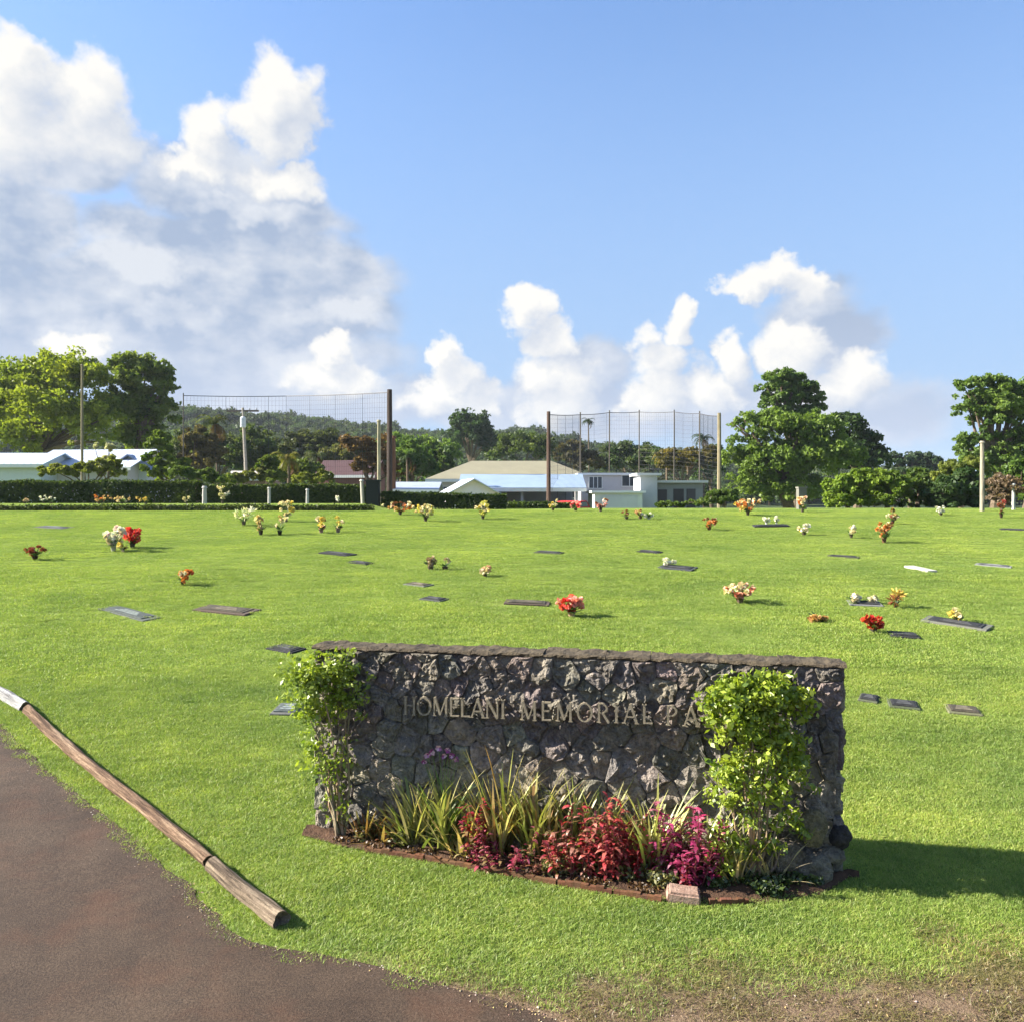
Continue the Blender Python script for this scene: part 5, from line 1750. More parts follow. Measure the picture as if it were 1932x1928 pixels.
def gable_house(name, label, y, u, w, dpt, eave, ridge, wall, roof, rz=0.0, axis='x', over=0.45, wins=(), seams=0, hip=0.0, z_off=0.0, door_or_dark_opening=None, openside=False):
    """w along local x, dpt along local y (front face at y=0); ridge along `axis`"""
    base = ground_at(u, y)
    base.z += z_off
    t = empty(name, base, label, 'house', None, rz)
    b = MB()
    x0, x1 = -w / 2, w / 2
    if openside:
        for (xx, yy) in ((x0 + .1, .1), (x1 - .1, .1), (0, .1)):
            b.box((xx - .09, yy - .09, -.3), (xx + .09, yy + .09, eave - .12), wall)
        b.box((x0, dpt - .15, -.3), (x1, dpt, eave - .12), wall)
        b.box((x0, 0.3, -.3), (x0 + .15, dpt - .16, eave - .13), wall)
    else:
        b.box((x0, 0, -.4), (x1, dpt, eave), wall)
    if axis == 'x' and hip == 0:
        for xx, s_ in ((x0, 1), (x1, -1)):
            b.add([(xx, 0, eave), (xx, dpt, eave), (xx, dpt / 2, ridge - 0.1)], [(0, 1, 2)], wall)
    if axis == 'y':
        for yy in (0, dpt):
            b.add([(x0, yy, eave), (x1, yy, eave), (0, yy, ridge - 0.1)], [(0, 1, 2)], wall)
    b.build('wall', M_paint, t)
    r = MB()
    o = over
    drop = o * (ridge - eave) / ((dpt if axis == 'x' else w) / 2)
    e = eave - drop + 0.04
    if axis == 'x':
        hp = hip
        F = [(x0 - o, -o, e), (x1 + o, -o, e), (x1 + o - hp, dpt / 2, ridge), (x0 - o + hp, dpt / 2, ridge)]
        B = [(x1 + o, dpt + o, e), (x0 - o, dpt + o, e), (x0 - o + hp, dpt / 2, ridge), (x1 + o - hp, dpt / 2, ridge)]
        quad_slab(r, F, 0.08, roof); quad_slab(r, B, 0.08, roof)
        if hp:
            for sg, q in ((1, [(x1 + o, -o, e), (x1 + o, dpt + o, e), (x1 + o - hp, dpt / 2, ridge)]), (-1, [(x0 - o, dpt + o, e), (x0 - o, -o, e), (x0 - o + hp, dpt / 2, ridge)])):
                lo = [(a, b_, c - 0.08) for a, b_, c in q]
                r.add(q + lo, [(0, 1, 2), (5, 4, 3), (0, 3, 4, 1), (1, 4, 5, 2), (2, 5, 3, 0)], roof)
    else:
        F = [(x0 - o, dpt + o, e), (x0 - o, -o, e), (0, -o, ridge), (0, dpt + o, ridge)]
        B = [(x1 + o, -o, e), (x1 + o, dpt + o, e), (0, dpt + o, ridge), (0, -o, ridge)]
        quad_slab(r, F, 0.08, roof); quad_slab(r, B, 0.08, roof)
    ro = r.build('roof', M_metalroof, t)
    if seams and not hip:
        ribs(ro, F, seams, tuple(q * 0.98 for q in roof), M_metalroof); ribs(ro, B, seams, tuple(q * 0.98 for q in roof), M_metalroof)
    fb = MB()
    if axis == 'x':
        fb.box((x0 - o, -o - 0.05, e - 0.26), (x1 + o, -o - 0.012, e - 0.02), (0.72, 0.72, 0.70))
    fb.build('fascia', M_paint, t) if fb.v else None
    for (a0, a1, z0, z1) in wins:
        window(t, a0, a1, z0 + 1.15, z1 + 1.15, 0.0)
    if door_or_dark_opening:
        d = MB(); d.box((door_or_dark_opening[0], -0.04, -.05), (door_or_dark_opening[1], -0.004, 2.0), door_or_dark_opening[2]); dd = d.build('door_or_dark_opening', M_paint, t)
        hb = MB(); hb.tube([(door_or_dark_opening[1] - .12, -.05, 1.0), (door_or_dark_opening[1] - .12, -.10, 1.0)], 0.03, 6, (.3, .3, .3)); hb.build('handle', M_bronze, dd)
    return t


def hz(v, y):
    base = gz(0, y)
    return CZ - (v - VH) / FPX * y - base


WHITE, BLUE, TANR, PALE_R, GREYW = (0.55, 0.52, 0.52), (0.24, 0.31, 0.40), (0.25, 0.225, 0.14), (0.46, 0.50, 0.58), (0.28, 0.28, 0.27)
gable_house('house', 'white house with pale sheet roof behind the tall hedge at left', 62, 150, 7.8, 6.5, hz(884, 62), hz(850, 62), WHITE, PALE_R, R(-6), 'x', 0.5,
            ((-3.0, -1.9, .8, 1.8), (1.6, 2.8, .8, 1.8)), seams=18)
gable_house('house', 'low building with blue grey sheet roof at the left edge', 60, 0, 6.0, 5.0, hz(880, 60), hz(858, 60), (0.55, 0.60, 0.60), (0.50, 0.60, 0.70), 0, 'x', 0.4, ((-.5, .6, .7, 1.6), (1.3, 2.2, .7, 1.6)), seams=14)
gable_house('house', 'small wing with slate blue roof right of the white house', 63, 246, 2.6, 5.0, hz(886, 63), hz(864, 63), (0.55, 0.58, 0.62), (0.20, 0.25, 0.36), 0, 'y', 0.5, ((-.4, .5, .6, 1.5),))
gable_house('house', 'long house with tan hipped roof behind the blue roofed one', 68, 965, 13.0, 8.0, hz(900, 68), hz(866, 68), WHITE, TANR, 0, 'x', 0.6, ((-6.2, -5.2, .9, 1.7), (-4.9, -4.0, .9, 1.7), (4.6, 6.0, .8, 1.7)), hip=3.6)
gable_house('house', 'blue sheet roofed house with a white gable end', 54, 985, 7.4, 5.2, hz(917, 54), hz(893, 54), (0.30, 0.32, 0.38), BLUE, R(0), 'x', 0.5, ((-3.0, -2.0, .5, 1.2),), openside=True)
gable_house('house', 'white gable fronted porch joined to the blue roofed house', 51.5, 893, 3.2, 3.4, hz(930, 51.5), hz(903, 51.5), (0.78, 0.72, 0.74), (0.55, 0.58, 0.64), R(14), 'y', 0.35, ((-.5, .5, .45, .95),))


def flat_building(name, label, y, u0, u1, vtop, dpt, wall, roof, wins=(), lip=0.25, th=0.16, door_or_dark_opening=None, opens=()):
    xa, xb = (u0 - UC) / FPX * y, (u1 - UC) / FPX * y
    c = (xa + xb) / 2
    base = Vector((c, y, gz(c, y)))
    h = CZ - (vtop - VH) / FPX * y - base.z
    t = empty(name, base, label, 'building')
    w = (xb - xa) / 2
    b = MB(); b.box((-w, 0, -.3), (w, dpt, h - th), wall); b.build('wall', M_paint, t)
    r = MB(); r.box((-w - lip, -lip, h - th + .003), (w + lip, dpt + lip, h), roof); r.build('roof', M_metalroof, t)
    for (a0, a1, z0, z1) in wins:
        window(t, a0, a1, z0 + 1.45, z1 + 1.45, 0.0, bars=2)
    for (x0, x1, z0, z1, col) in opens:
        z1 += 1.45
        d = MB(); d.box((x0, -0.05, z0), (x1, -0.004, z1), col); d.build('door_or_dark_opening', M_paint, t)  # flush panel
    return t


flat_building('flat_roofed_building', 'white flat roofed block right of the blue roof', 60, 1096, 1226, 893, 6, WHITE, (0.66, 0.66, 0.66), ((-1.9, -1.0, 1.2, 2.0), (0.5, 2.1, 1.35, 2.1)))
flat_building('flat_roofed_building', 'low white garage in front of the white block', 52, 1122, 1212, 926, 4.5, (0.66, 0.68, 0.64), (0.78, 0.78, 0.76), (), 0.2, 0.14, None, ((-1.1, 1.2, -.05, .62, (0.58, 0.60, 0.58)),))
flat_building('flat_roofed_building', 'narrow grey wall block beside the white garage', 54, 1208, 1240, 893, 3, (0.45, 0.46, 0.47), (0.55, 0.55, 0.55))
flat_building('flat_roofed_building', 'grey shed with dark openings at the right end of the houses', 56, 1240, 1326, 907, 5, GREYW, (0.62, 0.60, 0.56), (), 0.3, 0.16, None,
              ((-1.5, -.9, -.05, 1.05, (0.08, 0.07, 0.07)), (-.45, 0.25, -.05, 1.1, (0.07, 0.06, 0.06)), (.45, 1.05, -.05, 1.1, (0.09, 0.08, 0.08))))  # near-black panels on the wall stand in for the shade inside the openings
gable_house('house', 'brown roofed cottage glimpsed behind the hedge posts', 66, 478, 3.4, 4.0, hz(906, 66), hz(893, 66), (0.34, 0.22, 0.20), (0.55, 0.48, 0.42), R(10), 'x', 0.3)
gable_house('house', 'maroon walled cottage among trees left of the dark pole', 74, 652, 5.0, 4.0, hz(898, 74), hz(872, 74), (0.20, 0.09, 0.08), (0.085, 0.045, 0.04), R(-8), 'x', 0.35, ((-1.8, -1.1, .5, 1.3),))
gable_house('house', 'long grey blue roof low behind the hedge right of the dark pole', 58, 782, 3.0, 4.0, hz(929, 58), hz(915, 58), (0.3, 0.3, 0.32), (0.34, 0.38, 0.46), 0, 'x', 0.25)


def car(label, u, y, rz, col):
    base = ground_at(u, y)
    t = empty('parked_car', base, label, 'car', None, rz)
    prof = [(-2.1, .35), (-2.15, .75), (-1.9, .92), (-1.0, .98), (-.45, 1.42), (.85, 1.45), (1.45, 1.0), (2.05, .92), (2.12, .6), (2.05, .35)]
    b = MB()
    vs = []
    for yy, k in ((-.82, 1), (-.86, .96), (.86, .96), (.82, 1)):
        for x, z in prof:
            inset = .12 if z > 1.1 else 0
            vs.append((x, yy * (1 - inset), z))
    n = len(prof)
    fs = [tuple(range(n))[::-1], tuple(3 * n + i for i in range(n))]
    for j in range(3):
        fs += [(j * n + i, j * n + (i + 1) % n, (j + 1) * n + (i + 1) % n, (j + 1) * n + i) for i in range(n)]
    b.add(vs, fs, col); b.build('body', M_paint, t)
    g = MB()
    for sg in (-1, 1):
        g.add([(-.95, sg * .80, 1.0), (1.3, sg * .80, 1.0), (.8, sg * .775, 1.38), (-.42, sg * .775, 1.36)], [(0, 1, 2, 3)])
    g.build('side_window', M_glass, t)
    for x in (-1.35, 1.35):
        for sg in (-1, 1):
            w = MB(); w.tube([(x, sg * .70, .32), (x, sg * .90, .32)], .32, 14, (.03, .03, .03)); wo = w.build('wheel', M_paint, t)
            r_ = MB(); r_.tube([(x, sg * .905, .32), (x, sg * .915, .32)], .18, 10, (.5, .5, .5)); r_.build('rim', M_paint, wo)
    for sg in (-.55, .55):
        h = MB(); h.box((-2.17, sg - .15, .62), (-2.10, sg + .15, .76), (.8, .8, .75)); h.build('headlight', M_paint, t)
    return t


car('red car parked in front of the carport', 1076, 48.2, R(70), (0.45, 0.03, 0.03))

# ------------------------------------------------------------------ ball-field nets, poles
def net(name, label, poles, dn, r_wire=0.011, drop_v=None, rows=5):
    """poles: (u, y, vtop, radius, colour); nets hang from a top cable between the poles"""
    p0 = ground_at(poles[0][0], poles[0][1])
    t = empty(name, p0, label, 'net fence')
    tops = []
    for (u, y, vt, r, col, own) in poles:
        g = ground_at(u, y); h = P(u, vt, y).z - g.z
        tops.append((g + Vector((0, 0, h)), g))
        if own:
            b = MB(); q = g - p0
            k = 5
            b.tube([q + Vector((0, 0, -.3 + (h + .5) * i / k)) for i in range(k + 1)], [r * (1.1 - .25 * i / k) for i in range(k + 1)], 8, col, wob=.05)
            b.build('pole', M_wood, t)
    cab, nt_ = MB(), MB()
    for i in range(len(tops) - 1):
        (a, ga), (c, gc) = tops[i], tops[i + 1]
        ln = (c - a).length
        n = max(2, int(ln / dn))
        pts = [a.lerp(c, j / n) - Vector((0, 0, 0.05 * math.sin(math.pi * j / n))) for j in range(n + 1)]
        cab.tube([p - p0 for p in pts], 0.034, 4)
        for j in range(n + 1):
            gp = ga.lerp(gc, j / n)
            nt_.tube([pts[j] - p0, gp - p0 + Vector((0, 0, .3))], r_wire * (2.6 if j % 12 == 0 else 1), 3, cap=False)
        for k in range(1, rows + 1):
            nt_.tube([pts[j].lerp(ga.lerp(gc, j / n), k / (rows + 0.3)) - p0 for j in range(n + 1)], r_wire, 3, cap=False)
    cab.build('top_cable', M_wire, t)
    nt_.build('netting', M_wire, t)
    return t


DKP, TANP, GRP, RUST = (0.05, 0.036, 0.03), (0.22, 0.19, 0.12), (0.10, 0.09, 0.075), (0.13, 0.065, 0.04)
net('ball_net', 'tall net strung between thin poles left of the dark pole', [(346, 66, 747, 0.05, GRP, True), (540, 66, 748, 0.04, GRP, False), (735, 57, 741, 0.20, DKP, True)], 0.28, 0.0055, rows=26)
post('net_pole', 'thin tan pole in front of the huge yellow green tree', 155, 57, 690, 0.09, TANP, 'pole')
net('ball_net', 'curved tall net around the brown and pale poles behind the tan roof', [(1035, 52, 783, 0.13, (0.085, 0.055, 0.042), True), (1095, 66, 783, 0.06, GRP, True), (1150, 73, 779, 0.06, GRP, True), (1206, 77, 778, 0.06, GRP, True), (1272, 73, 778, 0.06, GRP, True), (1320, 64, 781, 0.06, GRP, True), (1357, 50, 786, 0.13, TANP, True)], 0.28, 0.0055, rows=26)
post('light_pole', 'pale slim pole just left of the thick dark pole', 715, 54, 796, 0.13, (0.28, 0.26, 0.17), 'pole')
post('rusty_pole', 'stump of a rust brown pole right beside the dark pole', 741, 58, 828, 0.22, (0.15, 0.075, 0.042), 'pole')


def utility_pole():
    y = 72
    base = ground_at(468, y)
    top = P(458, 770, y) - base
    t = empty('utility_pole', base, 'leaning utility pole with crossarm and pale transformer among the palms', 'utility pole')
    b = MB(); b.tube([Vector((0, 0, -.3)), top * .5, top], [.17, .15, .12], 8, (0.36, 0.33, 0.28)); b.build('shaft', M_wood, t)
    b = MB(); b.box(top + Vector((-1.4, -.08, -.35)), top + Vector((1.4, .08, -.2)), (0.16, 0.13, 0.11)); ca = b.build('crossarm', M_wood, t)
    for dx in (-1.2, -.6, .6, 1.2):
        i = MB(); i.lathe([(.05, 0), (.07, .08), (.03, .2)], 6, top + Vector((dx, 0, -.2)), (.4, .4, .4)); i.build('insulator', M_paint, ca)
    b = MB(); b.lathe([(.22, -1.75), (.25, -1.7), (.25, -.9), (.12, -.8)], 10, top + Vector((.12, -.3, 0)), (.66, .68, .68)); b.build('transformer', M_paint, t)


utility_pole()

# ------------------------------------------------------------------ trees
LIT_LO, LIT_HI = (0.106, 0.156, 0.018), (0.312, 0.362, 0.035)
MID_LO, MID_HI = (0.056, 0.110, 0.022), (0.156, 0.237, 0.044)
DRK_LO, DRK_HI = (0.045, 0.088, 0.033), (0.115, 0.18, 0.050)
make_tree('rain_tree', 'huge yellow green tree filling the left edge', 'tree', 80, 70,
          [(-70, 770, 90, 85), (30, 745, 85, 75), (125, 718, 95, 62), (95, 790, 90, 70, -3), (15, 830, 80, 45, -4), (170, 790, 62, 62, -2), (175, 830, 50, 30, -4), (75, 690, 50, 28)], 21000, 0.26, LIT_LO, LIT_HI, 0.6, seed=1, fill=0.19)
make_tree('rain_tree', 'darker dense tree joined to the huge yellow green one', 'tree', 84, 258,
          [(245, 705, 66, 45), (285, 715, 52, 48), (300, 775, 42, 48), (238, 775, 66, 62), (265, 830, 62, 38), (318, 725, 22, 34)], 13000, 0.26, (0.075, 0.125, 0.02), (0.20, 0.255, 0.036), 0.5, seed=2, fill=0.19)
make_tree('green_tree', 'fresh green small tree right of the white roofed house', 'tree', 57, 302, [(300, 840, 24, 32), (296, 875, 32, 26), (335, 885, 34, 24), (310, 900, 36, 18)], 3600, 0.17, (0.06, 0.105, 0.015), (0.20, 0.26, 0.035), 0.16, seed=3)
make_tree('yellow_shrub', 'yellow green shrub in front of the white house', 'shrub', 46, 160, [(110, 890, 42, 15), (165, 886, 34, 16), (205, 880, 26, 22), (225, 895, 22, 14)], 4000, 0.13, (0.10, 0.13, 0.02), (0.27, 0.28, 0.06), 0.10, seed=4)
make_tree('flowering_spike_tree', 'pale blossoming slim tree above the white roof', 'tree', 56, 207, [(208, 845, 9, 16), (180, 843, 8, 8), (204, 868, 16, 14)], 900, 0.15, (0.25, 0.27, 0.14), (0.60, 0.58, 0.42), 0.09, seed=5)
make_palm('palm_tree', 'shaggy palm with drooping dead fronds left of the utility pole', 88, 412, (405, 800), 46, (0.10, 0.12, 0.035), 9, 1, 24)
make_palm('palm_tree', 'golden leaved palm behind the hedge posts', 62, 545, (545, 868), 44, (0.17, 0.17, 0.04), 5, 2, 22)
make_palm('palm_tree', 'dark slim palm against the sky inside the curved net', 150, 1112, (1110, 795), 20, (0.035, 0.055, 0.02), 2, 3, 18)
make_palm('palm_tree', 'tall dark palm near the right end of the curved net', 120, 1328, (1327, 828), 30, (0.04, 0.065, 0.02), 4, 4, 20)
make_palm('palm_tree', 'golden brown palm left of the tall dark palm', 96, 1258, (1258, 858), 36, (0.16, 0.13, 0.03), 8, 5, 22)
make_palm('palm_tree', 'second golden palm low behind the grey shed', 92, 1298, (1298, 862), 34, (0.12, 0.115, 0.03), 6, 6, 22)
make_palm('palm_tree', 'green palm just right of the pale slim pole', 80, 770, (768, 862), 38, (0.06, 0.10, 0.03), 3, 7, 20)
make_palm('palm_tree', 'small palm with upright fronds between the cottage and the golden palm', 78, 600, (600, 862), 34, (0.09, 0.11, 0.035), 6, 8, 20)
BRN_LO, BRN_HI = (0.06, 0.055, 0.02), (0.17, 0.14, 0.05)
make_tree('brown_tree', 'brownish tree just right of the small fresh green one', 'tree', 76, 372, [(372, 835, 36, 34), (395, 860, 34, 34), (360, 880, 40, 30)], 4200, 0.24, BRN_LO, BRN_HI, 0.25, seed=11)
make_tree('olive_tree', 'olive green tree behind the utility pole', 'tree', 90, 480, [(480, 835, 40, 34), (455, 870, 40, 34), (505, 870, 40, 40)], 4200, 0.26, MID_LO, (0.10, 0.12, 0.035), 0.25, seed=12)
make_tree('olive_tree', 'broad olive tree between the golden palm and the cottage', 'tree', 96, 590, [(560, 840, 44, 30), (620, 838, 44, 34), (590, 870, 50, 34)], 5000, 0.27, (0.035, 0.055, 0.018), (0.11, 0.125, 0.04), 0.25, seed=13)
make_tree('brown_tree', 'rust tinged tree around the dark pole', 'tree', 66, 690, [(672, 842, 36, 30), (725, 850, 22, 40), (690, 880, 30, 30), (742, 890, 20, 30)], 4600, 0.19, (0.075, 0.05, 0.02), (0.20, 0.125, 0.05), 0.2, seed=14)
make_tree('green_tree', 'mid green tree right of the rusty pole', 'tree', 82, 775, [(770, 868, 34, 40), (800, 885, 30, 34), (750, 900, 24, 22)], 4400, 0.22, MID_LO, MID_HI, 0.25, seed=15)
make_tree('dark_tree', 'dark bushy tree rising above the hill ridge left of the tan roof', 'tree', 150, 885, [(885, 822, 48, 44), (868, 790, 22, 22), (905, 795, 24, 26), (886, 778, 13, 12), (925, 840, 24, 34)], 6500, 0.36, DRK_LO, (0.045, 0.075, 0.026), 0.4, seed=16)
make_tree('green_tree', 'rounded green tree behind the tan roof ridge', 'tree', 130, 985, [(985, 842, 55, 32), (945, 860, 30, 22), (1030, 850, 36, 28)], 5000, 0.33, (0.04, 0.07, 0.016), (0.11, 0.15, 0.03), 0.35, seed=17)
make_tree('green_tree', 'dusky tree left of the tan roof behind the hedge', 'tree', 90, 830, [(830, 872, 30, 30), (815, 892, 26, 22), (850, 890, 24, 18)], 3200, 0.24, MID_LO, (0.09, 0.13, 0.03), 0.22, seed=18)
make_tree('brown_tree', 'brown leaved tree inside the curved net right of the tan roof', 'tree', 100, 1080, [(1075, 855, 32, 26), (1105, 872, 36, 24)], 3000, 0.28, BRN_LO, (0.13, 0.11, 0.045), 0.25, seed=19)
make_tree('olive_tree', 'grey green tree inside the middle of the curved net', 'tree', 118, 1180, [(1170, 858, 40, 30), (1215, 865, 40, 30)], 4000, 0.31, DRK_LO, (0.085, 0.105, 0.04), 0.25, seed=20)
make_tree('golden_tree', 'golden brown bushy tree above the grey shed', 'tree', 88, 1275, [(1262, 872, 34, 26), (1300, 868, 30, 26), (1340, 870, 26, 30)], 4400, 0.23, (0.07, 0.065, 0.015), (0.19, 0.155, 0.035), 0.22, seed=21)
make_tree('dark_tree', 'dark tree at the right end of the curved net', 'tree', 95, 1345, [(1345, 870, 26, 36), (1325, 890, 26, 26)], 2600, 0.25, DRK_LO, DRK_HI, 0.22, seed=22)
# right hand group
make_tree('tall_dark_tree', 'tallest dark crowned tree of the right hand group', 'tree', 82, 1500,
          [(1475, 718, 44, 26), (1440, 735, 26, 14), (1505, 740, 44, 30), (1470, 755, 44, 24), (1535, 762, 24, 32), (1500, 790, 60, 30)], 9000, 0.25, (0.062, 0.118, 0.03), (0.155, 0.235, 0.05), 0.45, seed=23, fill=0.2)
make_tree('broad_tree', 'broad green tree in front of the tallest dark one', 'tree', 66, 1490,
          [(1420, 800, 44, 30), (1470, 810, 70, 42), (1540, 815, 62, 40), (1400, 862, 40, 50), (1460, 870, 72, 56), (1550, 865, 84, 52), (1420, 915, 60, 36), (1500, 925, 70, 36), (1385, 800, 22, 14)], 20000, 0.20, (0.085, 0.145, 0.03), (0.20, 0.285, 0.05), 0.45, seed=24, fill=0.2)
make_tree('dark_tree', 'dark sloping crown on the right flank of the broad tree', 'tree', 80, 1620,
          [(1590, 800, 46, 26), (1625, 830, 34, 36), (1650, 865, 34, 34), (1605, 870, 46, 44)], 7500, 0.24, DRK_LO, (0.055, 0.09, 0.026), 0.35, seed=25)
make_tree('leafy_bush', 'bright green bush below the broad tree', 'bush', 42, 1600, [(1590, 925, 36, 34), (1625, 915, 34, 38), (1600, 945, 46, 22)], 5200, 0.13, (0.065, 0.12, 0.016), (0.21, 0.30, 0.04), 0.12, seed=26)
make_tree('leafy_bush', 'second bright green bush right of the first', 'bush', 41.5, 1672, [(1665, 915, 34, 34), (1690, 925, 36, 32), (1670, 945, 42, 20)], 5200, 0.13, (0.06, 0.11, 0.016), (0.19, 0.27, 0.04), 0.12, seed=27)
make_tree('leafy_bush', 'mid green bush left of the dark green one', 'bush', 42.5, 1730, [(1730, 915, 32, 38), (1740, 945, 36, 20)], 3600, 0.13, (0.03, 0.065, 0.014), (0.11, 0.165, 0.03), 0.12, seed=28)
make_tree('leafy_bush', 'dark green bush left of the tall pale post', 'bush', 41, 1800, [(1785, 925, 40, 34), (1825, 920, 34, 42), (1800, 948, 56, 18)], 5600, 0.13, DRK_LO, (0.06, 0.10, 0.03), 0.12, seed=29)  # dark green leaf colours of its own
make_tree('leafy_bush', 'pale topped bush beneath the right edge tree', 'bush', 46, 1815, [(1800, 885, 34, 20), (1835, 880, 30, 22), (1780, 900, 30, 16)], 3600, 0.14, (0.06, 0.09, 0.02), (0.19, 0.23, 0.05), 0.12, seed=30)
make_tree('tall_dark_tree', 'tall tree with layered crown at the right edge', 'tree', 60, 1880,
          [(1830, 735, 36, 26), (1870, 725, 44, 24), (1905, 740, 40, 30), (1950, 755, 50, 44), (1825, 775, 34, 20), (1880, 790, 56, 30), (1845, 830, 38, 26), (1905, 835, 46, 34), (1850, 870, 46, 30), (1960, 830, 50, 50), (1830, 850, 36, 36), (1890, 880, 60, 40), (1880, 760, 60, 40)], 19000, 0.19, (0.062, 0.118, 0.03), (0.165, 0.245, 0.05), 0.32, seed=31, fill=0.2)
make_tree('dark_tree', 'dark low tree line tree between the two right hand groups', 'tree', 130, 1715, [(1690, 868, 34, 18), (1735, 872, 44, 18), (1720, 856, 16, 10), (1775, 876, 30, 14), (1730, 895, 60, 22)], 5200, 0.32, DRK_LO, (0.05, 0.075, 0.035), 0.3, seed=32)
make_tree('brown_shrub', 'dry brown shrub right of the tall pale post', 'shrub', 35, 1890, [(1885, 915, 26, 32), (1905, 925, 30, 34), (1880, 945, 26, 20)], 2600, 0.085, (0.11, 0.08, 0.05), (0.26, 0.19, 0.13), 0.06, seed=33, inner=0.4)
make_tree('green_tree', 'small green tree behind the brown shrub at the frame edge', 'tree', 42, 1935, [(1935, 900, 34, 40), (1950, 935, 30, 30)], 3000, 0.13, MID_LO, MID_HI, 0.12, seed=34)
make_tree('leafy_bush', 'rough green weeds bush at the foot of the right net pole', 'bush', 45, 1375, [(1365, 935, 34, 18), (1340, 945, 26, 10)], 2200, 0.12, MID_LO, (0.12, 0.17, 0.035), 0.08, seed=35)
make_tree('leafy_bush', 'low green growth before the grey shed', 'bush', 40, 1275, [(1270, 952, 36, 6), (1310, 950, 30, 8)], 1400, 0.10, MID_LO, (0.13, 0.18, 0.035), 0.06, seed=36)
make_tree('green_tree', 'bright small tree left of the golden palm', 'tree', 60, 510, [(505, 880, 22, 26), (520, 900, 26, 18)], 2200, 0.17, (0.045, 0.08, 0.015), (0.15, 0.20, 0.035), 0.14, seed=37)
make_tree('yellow_shrub', 'yellow green shrub behind the hedge near the slim white posts', 'shrub', 48, 600, [(575, 905, 26, 14), (610, 902, 24, 18)], 1800, 0.13, (0.07, 0.10, 0.02), (0.21, 0.23, 0.05), 0.08, seed=38)
make_tree('green_tree', 'round green shrub tree below the small fresh green one', 'tree', 50, 345, [(345, 895, 30, 18), (385, 900, 30, 16), (420, 905, 26, 12)], 2800, 0.14, (0.05, 0.09, 0.015), (0.16, 0.22, 0.035), 0.10, seed=39)


make_tree('olive_tree', 'grey olive tree filling in behind the brownish one', 'tree', 100, 420, [(400, 850, 60, 40), (450, 860, 46, 40), (350, 850, 40, 40)], 5200, 0.27, (0.05, 0.075, 0.022), (0.125, 0.15, 0.045), 0.25, seed=51)
make_tree('green_tree', 'leafy green tree low behind the pair of slim white posts', 'tree', 64, 560, [(535, 895, 34, 22), (575, 890, 34, 26)], 3200, 0.17, MID_LO, (0.14, 0.18, 0.04), 0.16, seed=52)
make_tree('green_tree', 'dull green tree between the maroon cottage and the golden palm', 'tree', 88, 640, [(610, 868, 40, 30), (660, 858, 40, 34), (700, 868, 36, 30)], 5200, 0.24, (0.05, 0.07, 0.02), (0.14, 0.145, 0.05), 0.22, seed=53)
make_tree('green_tree', 'deep green tree filling the gap right of the rusty pole', 'tree', 110, 740, [(745, 845, 40, 30), (790, 852, 44, 34), (835, 855, 40, 30)], 5200, 0.29, MID_LO, MID_HI, 0.25, seed=54)
make_tree('yellow_shrub', 'olive yellow shrub right of the utility pole foot', 'shrub', 52, 450, [(440, 905, 30, 14), (480, 900, 26, 16)], 2000, 0.14, (0.06, 0.08, 0.02), (0.17, 0.18, 0.05), 0.08, seed=55)
make_tree('olive_tree', 'grey green tree band behind the white block inside the curved net', 'tree', 105, 1230, [(1150, 875, 40, 20), (1230, 872, 50, 26), (1290, 880, 40, 20)], 4600, 0.28, DRK_LO, (0.10, 0.125, 0.045), 0.22, seed=56)


# ------------------------------------------------------------------ far wood on the hills
def build_wood():
    protos = []
    for k in range(5):
        rg = np.random.default_rng(500 + k)
        mb = MB()
        h = 4.0 + k * 0.8
        lobes = [(0, 0, h * .55, h * .5, h * .5, h * .38), (h * .25, 0.5, h * .75, h * .3, h * .3, h * .24), (-h * .28, -.4, h * .6, h * .3, h * .3, h * .26)]
        base = [(0.038, 0.060, 0.020), (0.032, 0.054, 0.022), (0.050, 0.066, 0.022), (0.044, 0.072, 0.020), (0.036, 0.052, 0.022)][k]
        crown_leaves(mb, lobes, 520, 0.5, base, tuple(q * 1.8 for q in base), rg, clumps=60, fill=0.3)
        mb.tube([(0, 0, -1.5), (0, 0, h * .6)], [.25, .15], 5, (0.08, 0.06, 0.045))
        protos.append(mb.mesh('wood_crown', M_leaf))
    pts, rots, scs = [], [], []
    rd = random.Random(9)
    for i in range(5200):
        d = HILL_NEAR + (HILL_FAR + 12 - HILL_NEAR) * rd.random() ** 0.8
        u = rd.uniform(-260, 2180)
        z = hill_z(u, d)
        pts.append(((u - UC) / FPX * d, d, z - 0.3)); rots.append(rd.uniform(0, 6.28)); scs.append(rd.uniform(0.6, 1.25) * (0.7 + 0.3 * d / 430))
    scatter('hillside_woods', pts, rots, scs, protos, M_leaf, 'dense dark woods covering the far hillside')


build_wood()


# ------------------------------------------------------------------ lawn grass
M_grass = leaf_material('grass_blade', 0.42, 0.02, 0.20, 0.5, 0.16)


